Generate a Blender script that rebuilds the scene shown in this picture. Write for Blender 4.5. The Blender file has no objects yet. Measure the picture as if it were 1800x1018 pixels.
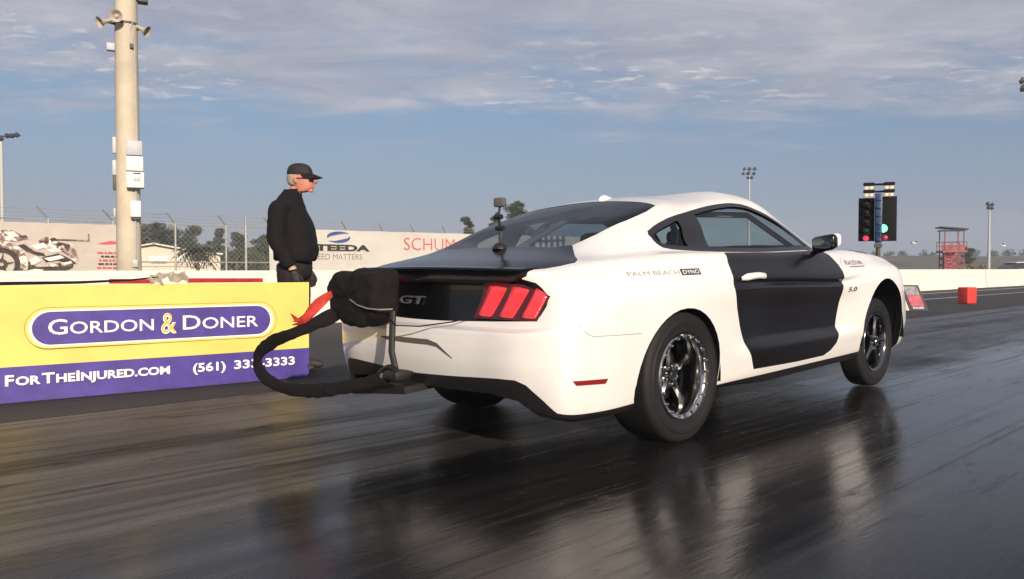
import bpy, bmesh, math, random
import numpy as np
from mathutils import Vector, Matrix, kdtree
from mathutils.bvhtree import BVHTree

scene = bpy.context.scene
COL = scene.collection
R = math.radians
random.seed(7)

# ------------------------------------------------------------------ camera
CAM_H = .903
cam_data = bpy.data.cameras.new("camera")
cam = bpy.data.objects.new("camera", cam_data)
COL.objects.link(cam)
cam.location = (0, 0, CAM_H)
cam.rotation_euler = (R(90 - 1.483), 0, 0)
cam_data.sensor_width = 36
cam_data.lens = 36 * 1410 / 1800
cam_data.clip_start = .05
cam_data.clip_end = 8000
scene.camera = cam

# ------------------------------------------------------------------ light
SUN_EL, SUN_HEAD = 19.0, -21.0        # elevation, and the heading the light travels (deg from +Y, + is right)
sun_data = bpy.data.lights.new("sun", 'SUN')
sun_data.energy = 5.0
sun_data.angle = R(.53)
sun_data.color = (1.0, .875, .74)
sun = bpy.data.objects.new("sun", sun_data)
COL.objects.link(sun)
_d = Vector((math.sin(R(SUN_HEAD)) * math.cos(R(SUN_EL)), math.cos(R(SUN_HEAD)) * math.cos(R(SUN_EL)), -math.sin(R(SUN_EL))))
sun.rotation_euler = _d.to_track_quat('-Z', 'Y').to_euler()
sun.location = -_d * 50

scene.view_settings.view_transform = 'Standard'
scene.view_settings.look = 'None'
scene.view_settings.exposure = 0.25
scene.view_settings.gamma = 1.0
scene.view_settings.use_curve_mapping = False

# ------------------------------------------------------------------ world: Nishita sky with a procedural cloud layer
world = bpy.data.worlds.new("World")
scene.world = world
world.use_nodes = True
wt = world.node_tree
wt.nodes.clear()
def N(t, kind, **kw):
    n = t.nodes.new(kind)
    for k, v in kw.items():
        if k == 'inp':
            for i, val in v.items():
                n.inputs[i].default_value = val
        else:
            setattr(n, k, v)
    return n
def L(t, a, b):
    t.links.new(a, b)
def math_node(t, op, a, b=None, c=None, clamp=False):
    n = t.nodes.new('ShaderNodeMath'); n.operation = op; n.use_clamp = clamp
    for i, v in enumerate((a, b, c)):
        if v is None: continue
        if isinstance(v, (int, float)): n.inputs[i].default_value = v
        else: t.links.new(v, n.inputs[i])
    return n.outputs[0]
def mix_rgb(t, fac, a, b, blend='MIX'):
    n = t.nodes.new('ShaderNodeMix'); n.data_type = 'RGBA'; n.blend_type = blend
    for idx, v in ((0, fac), (6, a), (7, b)):
        if isinstance(v, (int, float)): n.inputs[idx].default_value = v
        elif isinstance(v, tuple): n.inputs[idx].default_value = v if len(v) == 4 else (*v, 1)
        else: t.links.new(v, n.inputs[idx])
    return n.outputs[2]
def ramp(t, fac, stops, interp='LINEAR'):
    n = t.nodes.new('ShaderNodeValToRGB'); cr = n.color_ramp; cr.interpolation = interp
    while len(cr.elements) < len(stops): cr.elements.new(.5)
    for e, (p, c) in zip(cr.elements, stops):
        e.position = p; e.color = c if len(c) == 4 else (*c, 1)
    if fac is not None: t.links.new(fac, n.inputs[0])
    return n.outputs[0]
def smooth(t, v, lo, hi):
    n = t.nodes.new('ShaderNodeMapRange'); n.interpolation_type = 'SMOOTHSTEP'
    t.links.new(v, n.inputs[0]); n.inputs[1].default_value = lo; n.inputs[2].default_value = hi
    return n.outputs[0]

sky = N(wt, 'ShaderNodeTexSky', sky_type='NISHITA', sun_disc=False, sun_elevation=R(SUN_EL),
        sun_rotation=math.atan2(-_d.x, -_d.y), altitude=0, air_density=1.0, dust_density=1.6, ozone_density=1.0)
tc = N(wt, 'ShaderNodeTexCoord')
sep = N(wt, 'ShaderNodeSeparateXYZ'); L(wt, tc.outputs['Generated'], sep.inputs[0])
X_, Y_, Z_ = sep.outputs
zc = math_node(wt, 'MAXIMUM', Z_, .012)
px_ = math_node(wt, 'DIVIDE', X_, math_node(wt, 'ADD', zc, .06))
py_ = math_node(wt, 'DIVIDE', Y_, math_node(wt, 'ADD', zc, .06))
cmb = N(wt, 'ShaderNodeCombineXYZ'); L(wt, px_, cmb.inputs[0]); L(wt, py_, cmb.inputs[1])
def wnoise(scale, detail, rough, loc=(0, 0, 0), sc=(1, 1, 1), rot=0.0, dist=0.0):
    mp = N(wt, 'ShaderNodeMapping'); L(wt, cmb.outputs[0], mp.inputs[0])
    mp.inputs['Location'].default_value = loc; mp.inputs['Scale'].default_value = sc; mp.inputs['Rotation'].default_value = (0, 0, rot)
    nz = N(wt, 'ShaderNodeTexNoise', inp={'Scale': scale, 'Detail': detail, 'Roughness': rough, 'Distortion': dist})
    L(wt, mp.outputs[0], nz.inputs['Vector'])
    return nz.outputs[0]
elev = Z_
# base: Nishita veiled by a grey haze low down; above it a soft lavender sheet with torn lower edge, wisps and rows of small puffs
haze_f = math_node(wt, 'SUBTRACT', 1.0, smooth(wt, elev, -.02, .23))
base_c = mix_rgb(wt, math_node(wt, 'ADD', .45, math_node(wt, 'MULTIPLY', haze_f, .45)), sky.outputs[0], ramp(wt, elev, [(0.0, (3.2, 3.35, 3.8)), (.17, (1.65, 2.75, 5.0)), (.4, (1.7, 2.75, 5.3))]))
sheet = wnoise(.50, 9, .60, (3.1, 1.7, 0), (.9, 1.15, 1), .35, .5)
sheet2 = wnoise(2.2, 9, .62, (7.7, 2.2, 0), (.9, 1.1, 1), .1, .5)
wisp = wnoise(1.1, 9, .66, (2.4, 6.6, 0), (.5, 1.7, 1), .30, .7)
cov = math_node(wt, 'ADD', math_node(wt, 'MULTIPLY', smooth(wt, elev, .10, .27), .60), math_node(wt, 'MULTIPLY', sheet, .95))
cov = math_node(wt, 'ADD', cov, math_node(wt, 'MULTIPLY', math_node(wt, 'SUBTRACT', sheet2, .5), .85))
cov = math_node(wt, 'ADD', cov, math_node(wt, 'MULTIPLY', math_node(wt, 'SUBTRACT', wisp, .5), .75))
cloud = smooth(wt, cov, .62, 1.08)
puff = wnoise(9.0, 6, .58, (1.3, 9.4, 0), (.8, 1.15, 1), .2, .3)
puffm = math_node(wt, 'MULTIPLY', smooth(wt, puff, .52, .66), math_node(wt, 'MULTIPLY', smooth(wt, elev, .17, .215), math_node(wt, 'SUBTRACT', 1.0, smooth(wt, elev, .25, .30))))
puffm = math_node(wt, 'MULTIPLY', puffm, smooth(wt, wnoise(.7, 4, .55, (11.2, 4.0, 0)), .44, .58))
lone = math_node(wt, 'MULTIPLY', smooth(wt, wnoise(1.3, 5, .55, (4.2, 13.0, 0), (.7, 2.2, 1), .1, .3), .62, .72), math_node(wt, 'MULTIPLY', smooth(wt, elev, .10, .13), math_node(wt, 'SUBTRACT', 1.0, smooth(wt, elev, .17, .21))))
cl_shade = wnoise(1.5, 9, .66, (5.0, 8.0, 0), (.8, 1.2, 1), .25, .5)
cl_col = ramp(wt, cl_shade, [(.28, (3.1, 3.4, 4.4)), (.48, (4.3, 4.4, 5.15)), (.70, (6.2, 6.05, 6.5))])
sky_c = mix_rgb(wt, math_node(wt, 'MULTIPLY', cloud, .88), base_c, cl_col)
sky_c = mix_rgb(wt, math_node(wt, 'MULTIPLY', lone, .5), sky_c, (4.3, 3.9, 4.2))
sky_c = mix_rgb(wt, math_node(wt, 'MULTIPLY', puffm, .8), sky_c, (7.8, 7.2, 7.2))
bg = N(wt, 'ShaderNodeBackground', inp={'Strength': .081})
L(wt, sky_c, bg.inputs[0])
wo = N(wt, 'ShaderNodeOutputWorld')
L(wt, bg.outputs[0], wo.inputs[0])

# ------------------------------------------------------------------ helpers
def link(o, parent=None):
    COL.objects.link(o)
    if parent is not None: o.parent = parent
    return o
def tag(o, label=None, cat=None, group=None, kind=None):
    if label: o['label'] = label
    if cat: o['category'] = cat
    if group: o['group'] = group
    if kind: o['kind'] = kind
    return o
def empty(name, loc=(0, 0, 0), rz=0.0):
    o = bpy.data.objects.new(name, None); o.location = loc; o.rotation_euler = (0, 0, rz)
    o.empty_display_size = .1
    return link(o)
def obj_from_bm(name, bm, mat, parent=None, shade=True, angle=35):
    me = bpy.data.meshes.new(name)
    bm.normal_update()
    bm.to_mesh(me); bm.free()
    for m in (mat if isinstance(mat, (list, tuple)) else [mat]): me.materials.append(m)
    if shade:
        for p in me.polygons: p.use_smooth = True
        me.set_sharp_from_angle(angle=R(angle))
    return link(bpy.data.objects.new(name, me), parent)
def obj_from_data(name, vs, fs, mat, parent=None, shade=True, angle=35):
    bm = bmesh.new()
    bv = [bm.verts.new(v) for v in vs]
    for f in fs:
        try: bm.faces.new([bv[i] for i in f])
        except ValueError: pass
    bmesh.ops.recalc_face_normals(bm, faces=bm.faces)
    return obj_from_bm(name, bm, mat, parent, shade, angle)
def b_box(bm, c, s, rot=None, bevel=0.0, seg=2, taper=None):
    """box centred at c with full sizes s, optionally rotated by Matrix/ Euler z and bevelled"""
    r = bmesh.ops.create_cube(bm, size=1.0)
    vs = r['verts']
    for v in vs:
        v.co = Vector((v.co.x * s[0], v.co.y * s[1], v.co.z * s[2]))
        if taper and v.co.z > 0: v.co.x *= taper[0]; v.co.y *= taper[1]
    if bevel > 0:
        es = list({e for v in vs for e in v.link_edges})
        rb = bmesh.ops.bevel(bm, geom=es, offset=bevel, segments=seg, affect='EDGES', profile=.5)
        vs = list({v for f in rb['faces'] for v in f.verts} | {v for v in vs if v.is_valid})
    M = Matrix.Identity(4) if rot is None else (Matrix.Rotation(rot, 4, 'Z') if isinstance(rot, (int, float)) else rot.to_4x4())
    T = Matrix.Translation(Vector(c)) @ M
    for v in vs: v.co = T @ v.co
    return vs
def b_tube(bm, pts, rad, seg=8, cap=True, flat=None):
    """tube along pts; rad scalar or list; flat=(a,b) scales the section (needs an up hint)"""
    pts = [Vector(p) for p in pts]
    n = len(pts)
    rads = rad if isinstance(rad, (list, tuple)) else [rad] * n
    rings = []
    up = None
    for i, p in enumerate(pts):
        t = (pts[min(i + 1, n - 1)] - pts[max(i - 1, 0)])
        t = t.normalized() if t.length > 1e-9 else Vector((0, 0, 1))
        if up is None:
            up = Vector((0, 0, 1)) if abs(t.z) < .9 else Vector((1, 0, 0))
        a = t.cross(up)
        a = a.normalized() if a.length > 1e-6 else t.orthogonal().normalized()
        b = a.cross(t).normalized()
        up = b
        fa, fb = flat if flat else (1, 1)
        rings.append([bm.verts.new(p + (a * math.cos(2 * math.pi * k / seg) * fa + b * math.sin(2 * math.pi * k / seg) * fb) * rads[i]) for k in range(seg)])
    for i in range(n - 1):
        for k in range(seg):
            bm.faces.new((rings[i][k], rings[i][(k + 1) % seg], rings[i + 1][(k + 1) % seg], rings[i + 1][k]))
    if cap:
        bm.faces.new(rings[0][::-1]); bm.faces.new(rings[-1])
    return [v for r_ in rings for v in r_]
def b_lathe(bm, prof, seg=48, axis='Y', c=(0, 0, 0), closed=False):
    """prof: list of (r, a) around the axis"""
    rings = []
    for r_, a in prof:
        ring = []
        for k in range(seg):
            th = 2 * math.pi * k / seg
            u, w = r_ * math.cos(th), r_ * math.sin(th)
            p = {'Y': (u, a, w), 'Z': (u, w, a), 'X': (a, u, w)}[axis]
            ring.append(bm.verts.new((p[0] + c[0], p[1] + c[1], p[2] + c[2])))
        rings.append(ring)
    m = len(rings)
    for i in range(m if closed else m - 1):
        A, B = rings[i], rings[(i + 1) % m]
        for k in range(seg):
            bm.faces.new((A[k], A[(k + 1) % seg], B[(k + 1) % seg], B[k]))
    return [v for r_ in rings for v in r_]
def b_prism(bm, poly, h0, h1, M=None):
    """poly in (x, y) extruded from z=h0 to h1, then transformed by M"""
    M = M or Matrix.Identity(4)
    lo = [bm.verts.new(M @ Vector((p[0], p[1], h0))) for p in poly]
    hi = [bm.verts.new(M @ Vector((p[0], p[1], h1))) for p in poly]
    n = len(poly)
    bm.faces.new(lo[::-1]); bm.faces.new(hi)
    for i in range(n):
        bm.faces.new((lo[i], lo[(i + 1) % n], hi[(i + 1) % n], hi[i]))
    return lo + hi

# ------------------------------------------------------------------ materials
def mat(name, col, rough=.5, metal=0.0, spec=.5, coat=0.0, coat_r=.03, var=0.0, vscale=6.0, bump=0.0, bscale=60.0, emis=None, es=0.0, vcol=None, rvar=0.0):
    m = bpy.data.materials.new(name); m.use_nodes = True
    t = m.node_tree; p = t.nodes['Principled BSDF']
    p.inputs['Base Color'].default_value = (*col, 1); p.inputs['Roughness'].default_value = rough
    p.inputs['Metallic'].default_value = metal; p.inputs['Specular IOR Level'].default_value = spec
    p.inputs['Coat Weight'].default_value = coat; p.inputs['Coat Roughness'].default_value = coat_r
    if emis: p.inputs['Emission Color'].default_value = (*emis, 1); p.inputs['Emission Strength'].default_value = es
    if var > 0 or bump > 0 or rvar > 0:
        co = t.nodes.new('ShaderNodeTexCoord')
        if var > 0 or rvar > 0:
            nz = N(t, 'ShaderNodeTexNoise', inp={'Scale': vscale, 'Detail': 6.0, 'Roughness': .65})
            L(t, co.outputs['Object'], nz.inputs['Vector'])
        if var > 0:
            d = vcol or tuple(c * (1 - var) for c in col)
            hi = col if vcol else tuple(min(1, c * (1 + var * .5)) for c in col)
            L(t, ramp(t, nz.outputs[0], [(.35, d), (.62, hi)]), p.inputs['Base Color'])
        if rvar > 0:
            mr = N(t, 'ShaderNodeMapRange'); L(t, nz.outputs[0], mr.inputs[0])
            mr.inputs[1].default_value = .3; mr.inputs[2].default_value = .7; mr.inputs[3].default_value = rough - rvar; mr.inputs[4].default_value = rough + rvar
            L(t, mr.outputs[0], p.inputs['Roughness'])
        if bump > 0:
            nb = N(t, 'ShaderNodeTexNoise', inp={'Scale': bscale, 'Detail': 4.0, 'Roughness': .6})
            L(t, co.outputs['Object'], nb.inputs['Vector'])
            bp = N(t, 'ShaderNodeBump', inp={'Strength': bump, 'Distance': .01}); L(t, nb.outputs[0], bp.inputs['Height'])
            L(t, bp.outputs[0], p.inputs['Normal'])
    return m
def glass_mat(name, tint, gloss=.9, rough=.0):
    m = bpy.data.materials.new(name); m.use_nodes = True
    t = m.node_tree; t.nodes.clear()
    tr = N(t, 'ShaderNodeBsdfTransparent'); tr.inputs[0].default_value = (*tint, 1)
    gl = N(t, 'ShaderNodeBsdfGlossy'); gl.inputs[0].default_value = (gloss, gloss, gloss, 1); gl.inputs['Roughness'].default_value = rough
    lw = N(t, 'ShaderNodeLayerWeight', inp={'Blend': .5})      # facing term, the same from both sides of the pane
    fr = math_node(t, 'ADD', .04, math_node(t, 'MULTIPLY', math_node(t, 'POWER', lw.outputs['Facing'], 5.0), .96))
    mx = N(t, 'ShaderNodeMixShader'); L(t, fr, mx.inputs[0]); L(t, tr.outputs[0], mx.inputs[1]); L(t, gl.outputs[0], mx.inputs[2])
    o = N(t, 'ShaderNodeOutputMaterial'); L(t, mx.outputs[0], o.inputs[0])
    return m
def wrinkle(o, strength, scale, depth=2, sub=0):
    if sub:
        s_ = o.modifiers.new('sub', 'SUBSURF'); s_.subdivision_type = 'CATMULL_CLARK'; s_.levels = sub; s_.render_levels = sub
    tx = bpy.data.textures.new('folds', 'CLOUDS'); tx.noise_scale = scale; tx.noise_depth = depth
    d = o.modifiers.new('folds', 'DISPLACE'); d.texture = tx; d.strength = strength; d.mid_level = .5; d.texture_coords = 'LOCAL'
    return o
M = dict(
    white_paint=mat('white_paint', (.745, .712, .672), .33, spec=.4, coat=.7, coat_r=.04, var=.03, vscale=3),
    black_gloss=mat('black_gloss_paint', (.003, .0028, .0033), .25, spec=.35, coat=.25, coat_r=.05),
    black_satin=mat('black_satin_wrap', (.0030, .0027, .0028), .17, spec=.30),
    door_wrap=mat('black_door_wrap', (.0062, .0046, .0046), .22, spec=.30),
    black_plastic=mat('black_plastic', (.010, .009, .009), .5, bump=.1, bscale=200),
    black_trim=mat('black_trim', (.012, .011, .011), .3),
    interior=mat('dark_interior', (.006, .006, .007), .9, spec=.1),
    rubber=mat('tyre_rubber', (.0095, .0083, .0085), .68, spec=.35, var=.25, vscale=9, bump=.12, bscale=90),
    chrome=mat('polished_metal', (.60, .585, .57), .13, metal=1.0, rvar=.04),
    dark_chrome=mat('dark_polished_metal', (.20, .195, .19), .15, metal=1.0, rvar=.05),
    bolt=mat('bright_bolt', (.85, .83, .80), .18, metal=1.0),
    red_lens=mat('red_lens', (.62, .030, .040), .22, coat=.6, emis=(1, .08, .10), es=.20),
    dark_red=mat('dark_red_lens', (.22, .012, .012), .25, coat=.5),
    nylon=mat('black_nylon', (.0085, .0068, .0068), .85, spec=.2, var=.25, vscale=12, bump=.35, bscale=55),
    red_cloth=mat('red_cloth', (.82, .085, .06), .7, var=.3, vscale=16),
    glass_side=glass_mat('tinted_side_glass', (.62, .72, .71), .6),
    glass_rear=glass_mat('dark_rear_glass', (.36, .40, .46), .6),
    glass_front=glass_mat('clear_windscreen', (.80, .86, .85), .6),
    mirror=mat('mirror_glass', (.6, .62, .62), .04, metal=1.0),
    seat=mat('seat_fabric', (.02, .02, .022), .85),
    cage=mat('cage_tube', (.30, .31, .33), .4),
    badge=mat('silver_badge', (.75, .75, .77), .25, metal=.9),
    ink=mat('black_ink', (.012, .011, .012), .45),
    grey_ink=mat('grey_ink', (.16, .15, .135), .5),
)
# ------------------------------------------------------------------ lettering as meshes
def text_bm(segs, gap=.0, bold=0.0, res=3):
    """segs: list of (string, scale). Returns a bmesh of flat letters in XY starting at x=0 (baseline y=0) and the width"""
    out = bmesh.new(); x = 0.0
    dg = None
    for s, sc in segs:
        cu = bpy.data.curves.new('lettering', 'FONT'); cu.body = s; cu.size = sc; cu.offset = bold; cu.resolution_u = res
        cu.space_character = 1.0 + gap
        o = bpy.data.objects.new('lettering', cu); COL.objects.link(o)
        dg = bpy.context.evaluated_depsgraph_get()
        me = o.evaluated_get(dg).to_mesh()
        vs = [v.co.copy() for v in me.vertices]
        if vs:
            x0 = min(v.x for v in vs); x1 = max(v.x for v in vs)
            nv = [out.verts.new((v.x - x0 + x, v.y, 0)) for v in vs]
            for p in me.polygons:
                try: out.faces.new([nv[i] for i in p.vertices])
                except ValueError: pass
            x += (x1 - x0) + .075 * sc
        o.to_mesh_clear()
        bpy.data.objects.remove(o); bpy.data.curves.remove(cu)
    return out, x
def fit_text(name, segs, width, height, place, material, parent=None, bold=0.0, gap=0.0, cap=None, thick=.0):
    """letters scaled to width x cap height and mapped by place(u, v) -> point, u in 0..width, v up"""
    bm, w = text_bm(segs, gap, bold)
    ys = [v.co.y for v in bm.verts]
    capH = cap if cap else max(ys)
    w = max(v.co.x for v in bm.verts)
    if thick:
        r = bmesh.ops.extrude_face_region(bm, geom=list(bm.faces))
        for g in r['geom']:
            if isinstance(g, bmesh.types.BMVert): g.co.z += 1
    for v in bm.verts:
        v.co = Vector(place(v.co.x / w * width, v.co.y / capH * height, v.co.z * thick))
    return obj_from_bm(name, bm, material, parent, shade=False)
# ------------------------------------------------------------------ race car body surface (control net, x forward, w out, z up)
def car_net():
    n = []
    # lower rings for side stations: z values and widths
    def side(x, ws, zs, dx=None):
        dx = dx or [0]*len(ws)
        return [(x+d, w, z) for d, w, z in zip(dx, ws, zs)]
    #            r0    r1    r2    r3    r4    r5    r6    r7    r8    r9
    low = [
     [(-.96,0,.27),(-1.07,0,.29),(-1.115,0,.345),(-1.14,0,.42),(-1.15,0,.50),(-1.14,0,.63),(-1.085,0,.655),(-1.045,0,.845),(-1.055,0,.87),(-1.075,0,.917)],
     [(-.95,.40,.265),(-1.06,.40,.285),(-1.10,.40,.345),(-1.125,.40,.42),(-1.135,.40,.50),(-1.125,.40,.63),(-1.072,.40,.655),(-1.03,.40,.845),(-1.04,.40,.87),(-1.06,.40,.917)],
     [(-.93,.68,.245),(-1.03,.69,.265),(-1.065,.70,.34),(-1.085,.71,.42),(-1.095,.715,.50),(-1.09,.72,.63),(-1.045,.72,.66),(-1.0,.70,.845),(-1.0,.695,.87),(-1.0,.66,.907)],
     [(-.90,.80,.225),(-.96,.825,.25),(-.985,.85,.335),(-.995,.865,.42),(-1.0,.872,.50),(-.995,.876,.635),(-.975,.865,.69),(-.935,.825,.84),(-.92,.81,.865),(-.89,.76,.905)],
     [(-.76,.845,.225),(-.78,.872,.25),(-.79,.892,.335),(-.795,.904,.42),(-.795,.912,.50),(-.795,.918,.64),(-.79,.915,.73),(-.77,.885,.835),(-.76,.873,.86),(-.72,.815,.915)],
     side(-.42,[.84,.868,.888,.903,.915,.928,.928,.915,.908,.86],[.22,.25,.335,.42,.50,.655,.765,.83,.86,.935]),
     side(0,[.84,.868,.888,.907,.920,.937,.945,.935,.93,.88],[.22,.25,.335,.42,.50,.66,.77,.825,.855,.94]),
     side(.42,[.82,.862,.885,.90,.905,.918,.935,.93,.932,.89],[.22,.25,.335,.42,.50,.65,.775,.815,.84,.925]),
     side(.80,[.835,.865,.895,.912,.872,.888,.922,.905,.93,.895],[.20,.25,.335,.415,.49,.64,.77,.806,.83,.915]),
     side(1.30,[.835,.865,.895,.912,.866,.882,.917,.900,.926,.89],[.20,.25,.335,.41,.48,.63,.755,.79,.815,.91]),
     side(1.80,[.835,.865,.893,.907,.874,.886,.915,.900,.92,.875],[.20,.25,.335,.405,.475,.62,.74,.772,.80,.905]),
     side(2.30,[.82,.86,.885,.90,.905,.915,.918,.910,.90,.83],[.20,.25,.335,.41,.49,.63,.75,.79,.83,.915]),
     side(2.72,[.82,.86,.885,.90,.91,.92,.915,.90,.885,.80],[.21,.25,.335,.42,.50,.65,.76,.80,.845,.915]),
     side(3.08,[.80,.84,.862,.875,.88,.882,.87,.86,.845,.76],[.20,.24,.335,.42,.50,.64,.735,.78,.815,.882]),
     [(3.20,.73,.19),(3.26,.78,.22),(3.30,.80,.335),(3.32,.81,.42),(3.32,.81,.50),(3.30,.80,.62),(3.27,.78,.71),(3.25,.77,.74),(3.23,.75,.78),(3.17,.67,.85)],
     [(3.40,.56,.18),(3.47,.58,.21),(3.50,.59,.335),(3.51,.60,.42),(3.51,.60,.50),(3.49,.59,.61),(3.45,.58,.685),(3.44,.57,.715),(3.42,.56,.745),(3.34,.49,.815)],
     [(3.53,.30,.18),(3.60,.31,.20),(3.63,.31,.335),(3.64,.31,.42),(3.64,.31,.50),(3.62,.31,.61),(3.58,.31,.68),(3.56,.31,.71),(3.54,.30,.74),(3.45,.27,.81)],
     [(3.57,0,.18),(3.64,0,.20),(3.67,0,.335),(3.68,0,.42),(3.68,0,.50),(3.66,0,.61),(3.62,0,.68),(3.60,0,.71),(3.58,0,.74),(3.49,0,.81)],
    ]
    r10 = [(-.60,0,1.028),(-.59,.38,1.022),(-.57,.57,1.01),(-.52,.66,.995),(-.43,.715,.985),(-.24,.76,.992),(.02,.795,.998),(.40,.825,.995),(.80,.838,.988),(1.26,.838,.988),(1.60,.815,.99),
           (1.90,.71,1.0),(2.02,.60,1.01),(2.1,.48,1.02),(2.15,.36,1.025),(2.17,.25,1.03),(2.19,.12,1.032),(2.19,0,1.032)]
    r11 = [(-.15,0,1.195),(-.14,.36,1.192),(-.11,.53,1.180),(-.06,.60,1.152),(.0,.65,1.142),(.12,.685,1.148),(.30,.705,1.155),(.52,.715,1.158),(.80,.718,1.16),(1.12,.712,1.16),(1.38,.69,1.16),
           (1.60,.61,1.165),(1.70,.53,1.175),(1.76,.44,1.185),(1.80,.33,1.195),(1.83,.23,1.20),(1.84,.11,1.202),(1.84,0,1.202)]
    r12 = [(.30,0,1.322),(.305,.33,1.312),(.33,.47,1.297),(.38,.525,1.287),(.44,.55,1.287),(.50,.56,1.293),(.60,.568,1.30),(.72,.575,1.313),(.88,.575,1.324),(1.07,.572,1.325),(1.23,.56,1.322),
           (1.37,.515,1.305),(1.42,.43,1.305),(1.45,.35,1.317),(1.42,.26,1.323),(1.435,.18,1.328),(1.44,.09,1.331),(1.44,0,1.332)]
    xs = [.44,.45,.48,.52,.57,.62,.68,.76,.86,.97,1.07,1.15,1.20,1.24,1.26,1.275,1.28,1.285]
    r13 = [(x, 0, 1.362-.07*(x-.85)**2-.03*max(0,.65-x)) for x in xs]
    for c in range(18):
        a, b = np.array(low[c][9]), np.array(r10[c])
        if c <= 4: f, up = .16, (.006, .006, .006, .010, .014)[c]
        elif c <= 10: f, up = .45, .014
        else: f, up = .30, .034
        n.append(low[c] + [tuple(a * (1 - f) + b * f + np.array([0, 0, up])), r10[c], r11[c], r12[c], r13[c]])
    return np.array(n, float)       # 18 x 15 x 3

def pchip_slopes(t, Y):
    h = np.diff(t); d = np.diff(Y, axis=0)/h[:,None]
    m = np.zeros_like(Y)
    a, b = d[:-1], d[1:]
    w1 = (2*h[1:]+h[:-1])[:,None]; w2 = (h[1:]+2*h[:-1])[:,None]
    same = (a*b) > 0
    with np.errstate(divide='ignore', invalid='ignore'):
        hm = (w1+w2)/(w1/a+w2/b)
    m[1:-1] = np.where(same, hm, 0)
    m[0], m[-1] = d[0], d[-1]
    return m
def hermite(t, Y, m, q):
    i = np.clip(np.searchsorted(t, q, side='right')-1, 0, len(t)-2)
    h = (t[i+1]-t[i])[:,None]; s = ((q-t[i])[:,None])/h
    return ((2*s**3-3*s**2+1)*Y[i] + (s**3-2*s**2+s)*h*m[i] + (-2*s**3+3*s**2)*Y[i+1] + (s**3-s**2)*h*m[i+1])
def cr_slopes(t, Y):
    # finite-difference (Bessel) slopes: C1, no big overshoot
    h = np.diff(t); d = np.diff(Y, axis=0)/h[:,None]
    m = np.zeros_like(Y)
    m[1:-1] = (h[1:,None]*d[:-1]+h[:-1,None]*d[1:])/(h[1:]+h[:-1])[:,None]
    m[0], m[-1] = d[0], d[-1]
    return m
def dense(nu=7, nv=7):
    N = car_net()
    mir = np.array([1,-1,1.])
    # along columns (u) with mirrored ghosts
    ext = np.concatenate([(N[2:0:-1])*mir, N, (N[-2:-4:-1])*mir])   # 2 ghosts each end
    base = ext[:, 5]                                               # chord from a mid ring
    ch = .5*np.linalg.norm(np.diff(ext[:,5],axis=0),axis=1)+.5*np.linalg.norm(np.diff(ext[:,9],axis=0),axis=1)
    t = np.concatenate([[0], np.cumsum(ch)])
    q = np.concatenate([np.linspace(t[k], t[k+1], nu, endpoint=False) for k in range(2, 2+17)]+[[t[19]]])
    U = np.stack([hermite(t, ext[:,r], cr_slopes(t, ext[:,r]), q) for r in range(15)], 1)
    out = []
    for c in U:
        g = np.concatenate([c, c[-2:-3:-1]*mir])                   # ghost over the roof centre
        h = np.linalg.norm(np.diff(g,axis=0),axis=1); tt = np.concatenate([[0],np.cumsum(np.maximum(h,1e-4))])
        a, b = pchip_slopes(tt, g), cr_slopes(tt, g)
        m = np.where((np.arange(16) >= 10)[:,None], b, a)
        qq = np.concatenate([np.linspace(tt[k], tt[k+1], nv, endpoint=False) for k in range(14)]+[[tt[14]]])
        out.append(hermite(tt, g, m, qq))
    return np.array(out)          # (17*nu+1) x (14*nv+1) x 3, w >= 0
# ------------------------------------------------------------------ cutting the surface into panels
D_ = dense(7, 7)
RG = D_ * np.array([1, -1, 1.0])                    # right half of the car, y <= 0
du = np.gradient(RG, axis=0); dv = np.gradient(RG, axis=1)
nrm = np.cross(du, dv)
nrm /= (np.linalg.norm(nrm, axis=2, keepdims=True) + 1e-12)
ref = RG - np.array([1.0, 0, .6])
flip = np.sign((nrm * ref).sum(2).mean())
nrm *= flip
nrm[:, -1] = nrm[:, -1] * np.array([1, 0, 1.0]); nrm[0] *= np.array([1, 0, 1.0]); nrm[-1] *= np.array([1, 0, 1.0])
NU, NV = RG.shape[:2]
_flat = RG.reshape(-1, 3); _nf = nrm.reshape(-1, 3)
kd = kdtree.KDTree(len(_flat))
for i, p in enumerate(_flat): kd.insert(p, i)
kd.balance()
def surf_normal(p):
    q = Vector((p[0], -abs(p[1]), p[2]))
    acc = Vector((0, 0, 0))
    for co, i, d in kd.find_n(q, 4): acc += Vector(_nf[i]) / (d + 1e-4)
    if p[1] > 0: acc.y = -acc.y
    if abs(p[1]) < 1e-5: acc.y = 0
    return acc.normalized()
_bv = [tuple(p) for p in _flat]
_bf = [(i * NV + j, (i + 1) * NV + j, (i + 1) * NV + j + 1, i * NV + j + 1) for i in range(NU - 1) for j in range(NV - 1)]
BVH = BVHTree.FromPolygons(_bv, _bf)
def surf_side(x, z, off=.0, left=False):
    h = BVH.ray_cast(Vector((x, -2.0, z)), Vector((0, 1, 0)))
    y = h[0].y if h[0] is not None else -.9
    p = Vector((x, y, z)); p += surf_normal(p) * off
    if left: p.y = -p.y
    return p
def surf_rear(y, z, off=.0):
    h = BVH.ray_cast(Vector((-3.0, -abs(y) - 1e-5, z)), Vector((1, 0, 0)))
    x = h[0].x if h[0] is not None else -1.0
    p = Vector((x, y, z)); return p + surf_normal(p) * off
def surf_top(x, y, off=.0):
    h = BVH.ray_cast(Vector((x, -abs(y) - 1e-5, 3.0)), Vector((0, 0, -1)))
    z = h[0].z if h[0] is not None else 1.0
    p = Vector((x, y, z)); return p + surf_normal(p) * off
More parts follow.
